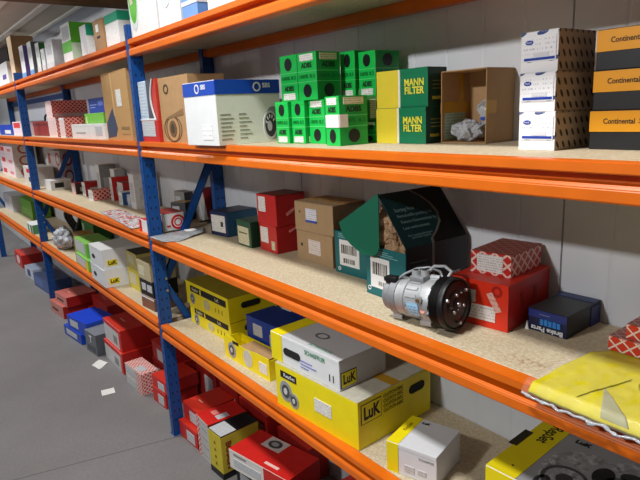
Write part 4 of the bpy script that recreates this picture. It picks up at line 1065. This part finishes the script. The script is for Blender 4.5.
c.patch('top', 0, 0, 0, 0, m, 'printed_picture', off=.0006, poly=[(.27 + .075*math.cos(a), .17 + .08*math.sin(a)) for a in [2*PI*k/24 for k in range(24)]])
for (u, v, ru, rv, hexc, hl_) in ((.15, .075, .050, .050, '#47484b', .84), (.15, .075, .018, .020, '#3a3b3d', 0), (.205, .145, .022, .034, '#1f2022', 0), (.262, .175, .032, .022, '#2b2c2e', 0), (.255, .12, .045, .05, '#545558', .86), (.118, .035, .016, .026, '#303134', .5), (.205, .05, .03, .012, '#4d4e50', 0)):
    c.disc('top', u, v, ru, rv, P(hexc, .5, 0, .2, 60), 'printed_clutch', off=.0014, hole=hl_)
c.disc('top', .045, .04, .003, .003, INK, 'printed_dot')
# things behind the nearest upright, shelf D
c = Carton('parts_carton', 'dull yellow carton half hidden behind the nearest upright, lowest shelf', -.02, .25, SD, 0, .10, .09, .16, P('#b59b2c', .5), P('#b59b2c', .5), None)
c.patch('front', .02, .05, .08, .12, STICKC)
# -- middle bay of shelf D
for j, (x, y, w, d, h, rz, lb) in enumerate(((-1.10, -.002, .315, .26, .110, -2, 'lower white carton with yellow logo label, middle bay'), (-1.075, -.004, .275, .26, .122, -1, 'upper white carton with yellow logo label, middle bay'))):
    z = SD + (.110 if j else 0)
    c = Carton('clutch_carton', lb, x, y, z, rz, w, d, h, WG, P('#E3E4E5', .45, 0, .03), P('#DADBDA', .45, 0, .03), group='white cartons with yellow logo labels')
    c.patch('right', .025, .02, .085, .055, YELLOW, 'label', label='yellow logo label'); c.text('right', 'LuK', .034, .055, .0375, INK, bold=.03, off=.0026, width=.05)
    c.disc('front', w*.3, h*.45, .035, .014, BLACK, 'painted_handle_hole')
LIME = P('#86c05a', .42, 0, .05, 20)
for j, (x, y, h, lb) in enumerate(((-1.60, .03, .078, 'lower lime green carton beside the white logo cartons'), (-1.66, .05, .10, 'upper lime green carton with white label beside the white logo cartons'))):
    c = Carton('parts_carton', lb, x, y, SD + (.078 if j else 0), -2, .36 if not j else .34, .17, h, LIME if j else P('#5aa03a', .42), P('#6db545', .42), LIME, group='lime green cartons on the lowest shelf')
    c.patch('front', .03, h*.15, .29, h*.92, STICKG)
    if not j: c.patch('front', .30, 0, .355, h*.9, P('#d8c92a', .45), 'printed_band')
c = Carton('kraft_carton', 'thin brown carton behind the plastic bag, lowest shelf', -1.90, .10, SD, 0, .16, .12, .17, KRAFT2, KRAFT, None, lid='rsc')
bm = bmesh.new(); crumple(bm, -2.14, .085, SD + .0875, .15, .060, .080, 5)
tag(finish('plastic_bag', bm, PLAST, smooth=True), 'crumpled white plastic bag on the lowest shelf beside the lime green cartons', 'bag')
bm = bmesh.new()
for k in range(3):
    tube(bm, [(-2.36 + (.13 - .015*k)*math.cos(a), .22 + .02*k + .03*math.sin(a*2), SD + .145 + (.13 - .012*k)*math.sin(a)) for a in [2*PI*q/30 for q in range(30)]], .012, 8, True)
tag(finish('drive_belt_coil', bm, P('#2b2a2a', .6), smooth=True), 'coil of dark rubber belts standing by the far upright, lowest shelf', 'belt coil')
c = Carton('parts_carton', 'dark green carton behind the plastic bag, lowest shelf', -2.22, .25, SD, 0, .34, .13, .20, P('#3f7d33', .45), P('#2c5a25', .45), P('#4e8d3c', .45)); c.patch('front', .03, .05, .08, .18, P('#bcd6b4', .5), 'printed_panel')
c = Carton('parts_carton', 'green carton at the rear of the middle bay, lowest shelf', -1.22, .285, SD, 0, .38, .11, .17, P('#4a7d2c', .45), P('#3d6a24', .45), P('#4a7d2c', .45)); c.patch('front', .05, .05, .15, .12, STICKG)
PY = P('#C9BC6A', .5, 0, .08, 20)
c = Carton('parts_carton', 'faded yellow carton left of the nearest upright, upper one', -.738, .115, SD + .125, 0, .175, .14, .10, PY, P('#b3a75c', .5), P('#3c3a30', .6), group='faded yellow cartons on the lowest shelf'); c.patch('front', .03, .03, .13, .08, STICKC)
c = Carton('parts_carton', 'faded yellow carton left of the nearest upright, lower one', -.735, .112, SD, 0, .180, .14, .124, P('#CFC23a', .5, 0, .08, 20), P('#b3a75c', .5), PY, group='faded yellow cartons on the lowest shelf'); c.patch('front', .03, .03, .14, .1, STICKC)
c = Carton('parts_carton', 'brown and cream carton at the foot of the black labelled box, lowest shelf', -.31, .035, SD, 4, .155, .14, .070, P('#7d5a48', .5), P('#6a4a3a', .5), P('#b9a48c', .5)); c.patch('front', 0, .058, .155, .066, WHITE, 'printed_stripe')
c = Carton('parts_carton', 'black carton with two white labels left of the nearest upright', -.312, .038, SD + .070, 4, .155, .14, .088, BLACK, BLACK, BLACK)
c.patch('front', .02, .03, .068, .068, STICKG); c.patch('front', .085, .028, .14, .066, STICKG)
c = Carton('parts_carton', 'cream carton on the black labelled box', -.335, .04, SD + .158, 2, .17, .14, .10, P('#b8ab88', .6), P('#a3966f', .6), P('#8f8460', .6)); c.patch('front', .02, .02, .09, .07, STICKC)
# -- far bay of shelf D
c = Carton('parts_carton', 'lime green carton in the far bay of the lowest shelf', -4.50, .19, SD, 0, .62, .18, .19, P('#5c9c34', .45), P('#5c9c34', .45), None); c.patch('front', .1, .08, .4, .085, P('#a5cf86', .5), 'printed_line')
c = Carton('parts_carton', 'small white and green carton left of the far upright, lowest shelf', -3.27, .02, SD, 0, .26, .12, .085, P('#DDE3DA', .45), P('#4d8a5a', .45), WHITE); c.patch('front', .06, 0, .11, .08, P('#3f8a55', .45), 'printed_band'); c.patch('front', .18, 0, .24, .08, P('#2c5a3c', .45), 'printed_band')
c = Carton('parts_carton', 'white carton at the far end of the lowest shelf', -5.18, .13, SD, 0, .55, .2, .19, P('#c9ccd2', .5), P('#c9ccd2', .5), None); c.patch('front', .1, .05, .3, .12, STICKG)

# =================================================================== FLOOR ROW
SA_W = P('#C9C9C8', .45, 0, .04, 20)
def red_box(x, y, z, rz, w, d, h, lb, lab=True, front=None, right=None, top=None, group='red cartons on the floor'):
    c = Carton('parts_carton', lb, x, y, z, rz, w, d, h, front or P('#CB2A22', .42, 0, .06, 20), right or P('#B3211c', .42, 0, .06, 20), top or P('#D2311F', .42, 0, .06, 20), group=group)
    if lab: c.patch('front', w*.42, h*.12, w*.86, h*.72, STICKG)
    c.patch('top', w*.3, d*.30, w*.55, d*.33, P('#e8b0a0', .5), 'printed_line', t=.0002, off=.0002)
    return c
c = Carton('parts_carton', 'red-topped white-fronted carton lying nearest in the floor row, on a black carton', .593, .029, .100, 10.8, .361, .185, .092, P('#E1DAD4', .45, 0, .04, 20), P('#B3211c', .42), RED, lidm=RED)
c.patch('front', .22, 0, .361, .090, P('#C92a22', .42), 'printed_band', off=.0012); c.patch('front', .03, .07, .11, .08, P('#8d8a88', .5), 'printed_line'); c.patch('front', .03, .02, .2, .055, STICKG)
c.patch('top', .09, .105, .20, .180, P('#DDD3CA', .5), 'label', off=.0004); c.disc('top', .145, .142, .036, .026, P('#4a4a4c', .5), 'printed_clutch', off=.0012); c.disc('top', .145, .142, .02, .014, P('#a9aaa8', .5), 'printed_hub', off=.002); c.patch('top', .20, .022, .28, .036, P('#f0c8bc', .5), 'printed_line', off=.0006)
c = Carton('dark_box', 'black carton on the floor under the red-topped white-fronted one', .585, .060, 0, 4, .36, .185, .0995, BLACK, BLACK, BLACK)
c.patch('front', .03, .03, .12, .07, STICKG)
c = Carton('filter_carton', 'yellow and black carton standing on the floor with a white top label', .418, .018, 0, 3, .112, .20, .214, P('#C9B62a', .45, 0, .08, 25), P('#CDB53a', .45, 0, .08, 25), BLACK, lidm=BLACK)
c.patch('top', .004, .004, .108, .085, STICKG, off=.0004); c.text('right', 'BOSCH', .040, .035, .115, P('#8a3a22', .5), rot=-90, width=.13, bold=.03); c.patch('front', 0, 0, .112, .03, BLACK, 'printed_band'); c.patch('right', 0, 0, .2, .03, BLACK, 'printed_band')
for k in range(4): c.disc('front', .055, .06 + .035*k, .006, .008, P('#6d5a10', .5), 'printed_dot')
c = Carton('parts_carton', 'tall thin grey carton with red top, left of the yellow and black carton', .262, .035, 0, -3, .135, .20, .212, P('#B9B7B4', .45, 0, .05, 20), P('#7d2a26', .45), RED, lidm=RED)
c.patch('front', 0, 0, .028, .21, lattice('red_edge_pattern', '#C8362e', '#E8D5D0', .03, .12), 'printed_edge'); c.patch('top', .08, .06, .12, .12, STICKG, off=.0004); c.patch('top', .03, .06, .07, .09, P('#e88a80', .5), 'printed_mark', off=.0006)
for k in range(4): c.patch('front', .05, .03 + .045*k, .12, .034 + .045*k, P('#8d8b88', .5), 'printed_line')
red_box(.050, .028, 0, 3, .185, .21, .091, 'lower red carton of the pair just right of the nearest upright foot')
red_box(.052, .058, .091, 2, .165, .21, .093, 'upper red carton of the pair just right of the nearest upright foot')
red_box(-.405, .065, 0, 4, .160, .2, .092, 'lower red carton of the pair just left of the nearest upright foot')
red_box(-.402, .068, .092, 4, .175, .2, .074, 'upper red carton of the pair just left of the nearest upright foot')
LATF = lattice('red_net_print', '#D04A40', '#E6CFC8', .028, .16)
for j in (0, 1):
    c = Carton('pattern_carton', ('lower', 'upper')[j] + ' net-patterned carton with grey label on the floor', -.735, .022, .068*j, 3, .245, .11, .067, P('#C4BFBB', .45), LATF, LATF, group='net-patterned cartons on the floor')
    c.patch('front', .17, 0, .245, .066, LATF, 'printed_panel'); c.patch('front', .02, .012, .15, .055, STICKG)
    if j: c.patch('top', .12, .01, .2, .06, STICKG, off=.0004)
for j, (x, y, w, h, lb) in enumerate(((-1.225, .045, .37, .140, 'lower large grey-fronted red carton on the floor'), (-1.222, .058, .345, .147, 'upper large grey-fronted red carton on the floor'))):
    c = red_box(x, y, .140*j, 0, w, .27, h, lb, False, front=SA_W, group='large grey-fronted red cartons')
    c.patch('front', 0, h - .026, w, h - .001, RED, 'printed_band', off=.0012); c.patch('front', w - .04, 0, w, h - .03, RED, 'printed_band', off=.0012); c.patch('front', w*.55, h*.2, w*.75, h*.55, P('#8a8886', .5), 'printed_panel')
B2 = P('#1B49C4', .42, 0, .05, 20)
c = Carton('parts_carton', 'lower bright blue carton lying on the floor beyond the red ones', -1.90, -.062, 0, 6, .34, .20, .078, P('#2a4fae', .42), B2, B2, group='bright blue cartons on the floor'); c.patch('front', .05, .02, .26, .06, STICKG)
c = Carton('parts_carton', 'upper bright blue carton lying on the floor stack', -1.80, -.05, .078, 8, .34, .22, .105, B2, P('#2a50b8', .42), P('#1444d0', .4, 0, .05, 20), group='bright blue cartons on the floor'); c.patch('front', .05, .03, .19, .08, STICKG)
c = Carton('parts_carton', 'grey carton with a white letter mark, leaning by the blue cartons', -1.455, -.02, 0, 6, .19, .19, .155, P('#6d7078', .45), P('#5a5d64', .45), P('#80838b', .45), group=None); c.text('front', 'T', .07, .10, .105, WHITE, bold=.04); c.patch('front', .03, .02, .16, .06, P('#55585f', .5), 'printed_panel')
for j, (x, y, w, h, lb) in enumerate(((-2.57, -.012, .325, .105, 'lower faded red carton at the foot of the far upright'), (-2.48, .02, .28, .085, 'upper faded red carton at the foot of the far upright'))):
    c = red_box(x, y, .105*j, 5, w, .25, h, lb, False, front=P('#C8837a', .5, 0, .12, 20), top=P('#c56a60', .5, 0, .12, 20)); c.patch('front', .05, h*.35, .2, h*.55, P('#5a3a36', .5), 'printed_mark')
red_box(-2.14, .19, 0, 0, .40, .19, .10, 'dark red carton lying behind the bright blue cartons', False)
red_box(-2.10, .222, .10, 0, .40, .16, .10, 'dark red carton stacked behind the bright blue cartons', False)
c = Carton('parts_carton', 'dark blue-grey carton left of the far upright foot', -3.55, .05, 0, 4, .48, .22, .13, P('#4a5f92', .45), P('#3a4c78', .45), P('#33405e', .45)); c.patch('front', .05, .03, .3, .1, P('#5f74a8', .5), 'printed_panel')
c = Carton('parts_carton', 'white carton with blue print left of the blue-grey one on the floor', -4.06, .06, 0, 3, .33, .2, .11, P('#c9d0dc', .45), P('#aab4c6', .45), P('#8f9aae', .45)); c.patch('front', .1, .02, .22, .09, P('#42547e', .5), 'printed_mark')
c = red_box(-4.80, .09, 0, 0, .42, .22, .15, 'red carton with a white oval mark at the far end of the floor row', False); c.disc('front', .2, .07, .09, .05, P('#f0d8d6', .5), 'printed_oval')
# row of red cartons further in under the lowest shelf
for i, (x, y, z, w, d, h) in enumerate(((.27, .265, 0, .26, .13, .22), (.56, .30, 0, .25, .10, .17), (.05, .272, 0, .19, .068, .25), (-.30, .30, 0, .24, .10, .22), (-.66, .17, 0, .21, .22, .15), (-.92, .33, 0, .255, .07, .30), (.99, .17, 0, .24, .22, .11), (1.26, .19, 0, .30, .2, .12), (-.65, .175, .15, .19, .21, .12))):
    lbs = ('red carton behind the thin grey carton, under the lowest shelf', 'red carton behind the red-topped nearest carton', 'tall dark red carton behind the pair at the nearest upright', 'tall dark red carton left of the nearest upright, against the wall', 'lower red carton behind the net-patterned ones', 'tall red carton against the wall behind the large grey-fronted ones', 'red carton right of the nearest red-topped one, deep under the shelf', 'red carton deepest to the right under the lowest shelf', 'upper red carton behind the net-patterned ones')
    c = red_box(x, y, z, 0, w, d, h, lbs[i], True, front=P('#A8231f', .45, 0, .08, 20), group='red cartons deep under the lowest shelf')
# paper scraps
PAP = P('#E6E4DE', .7, 0, .03, 30)
for pl, lb in (([(-1.15, -.075), (-1.205, -.01), (-1.115, .022), (-1.045, -.055)], 'larger torn paper scrap on the floor in front of the grey-fronted red cartons'), ([(-.735, -.139), (-.722, -.066), (-.649, -.080), (-.664, -.154)], 'paper slip on the floor near the net-patterned cartons')):
    bm = bmesh.new(); prism(bm, pl, .0005, .0015, 'z')
    bmesh.ops.subdivide_edges(bm, edges=bm.edges[:], cuts=4, use_grid_fill=True)
    cx = sum(p[0] for p in pl)/4; cy = sum(p[1] for p in pl)/4
    for v in bm.verts: v.co.z += .12*((v.co.x - cx)**2 + (v.co.y - cy)**2)**.5 * abs(noise.noise(Vector((v.co.x*14, v.co.y*14, 0)))) + .0002
    tag(finish('paper_scrap', bm, PAP), lb, 'paper', 'paper scraps on the floor')

# =================================================================== LIGHT
def area(name, loc, tgt, sx, sy, power, col=(1, 1, 1), spread=180):
    l = bpy.data.lights.new(name, 'AREA'); l.spread = math.radians(spread); l.shape = 'RECTANGLE'; l.size = sx; l.size_y = sy; l.energy = power; l.color = col
    o = bpy.data.objects.new(name, l); COL.objects.link(o); o.location = loc
    d = Vector(tgt) - Vector(loc); o.rotation_euler = d.to_track_quat('-Z', 'Y').to_euler()
    return o
area('ceiling_lamp', (1.45, -1.26, 3.9), (1.3, 0, .8), .5, .28, 88)
area('ceiling_lamp', (-2.2, -1.26, 3.9), (-2.2, 0, .8), .5, .28, 70)
area('ceiling_lamp', (-5.9, -1.26, 3.9), (-5.6, 0, .8), .5, .28, 80)
area('wall_lamp', (1.35, -2.54, 2.62), (1.2, .3, 1.95), .25, .10, 18, spread=110)
area('wall_lamp', (-4.2, -2.54, 2.62), (-4.0, .3, 2.35), .25, .10, 17, spread=110)
area('ceiling_fill', (-3.4, -2.5, 1.9), (-2.6, .1, 2.4), .4, .15, 5, spread=100)  # added fill light to brighten the ceiling, no known fixture there
w = bpy.data.worlds.new('hall'); S.world = w; w.use_nodes = True
bg = w.node_tree.nodes['Background']; bg.inputs[0].default_value = (.93, .97, 1., 1); bg.inputs[1].default_value = .10

# =================================================================== CAMERA
cam = bpy.data.cameras.new('camera'); co = bpy.data.objects.new('camera', cam); COL.objects.link(co)
yaw, pit, rol, fpx = .9257, .2276, -.0480, 562.97
cy_, sy_ = math.cos(yaw), math.sin(yaw)
f0 = Vector((-sy_, cy_, 0)); r0 = Vector((cy_, sy_, 0)); u0 = Vector((0, 0, 1))
fw = f0*math.cos(pit) - u0*math.sin(pit); up = u0*math.cos(pit) + f0*math.sin(pit)
rt = r0*math.cos(rol) + up*math.sin(rol); u2 = up*math.cos(rol) - r0*math.sin(rol)
M = Matrix((rt, u2, -fw)).transposed().to_4x4(); M.translation = Vector((2.5948, -.9288, 1.6))
co.matrix_world = M
cam.sensor_width = 36; cam.lens = fpx * 36 / 640; cam.clip_start = .02; cam.clip_end = 100
S.camera = co
S.view_settings.view_transform = 'Standard'; S.view_settings.look = 'None'; S.view_settings.gamma = 1; S.view_settings.use_curve_mapping = False
S.view_settings.exposure = 0.
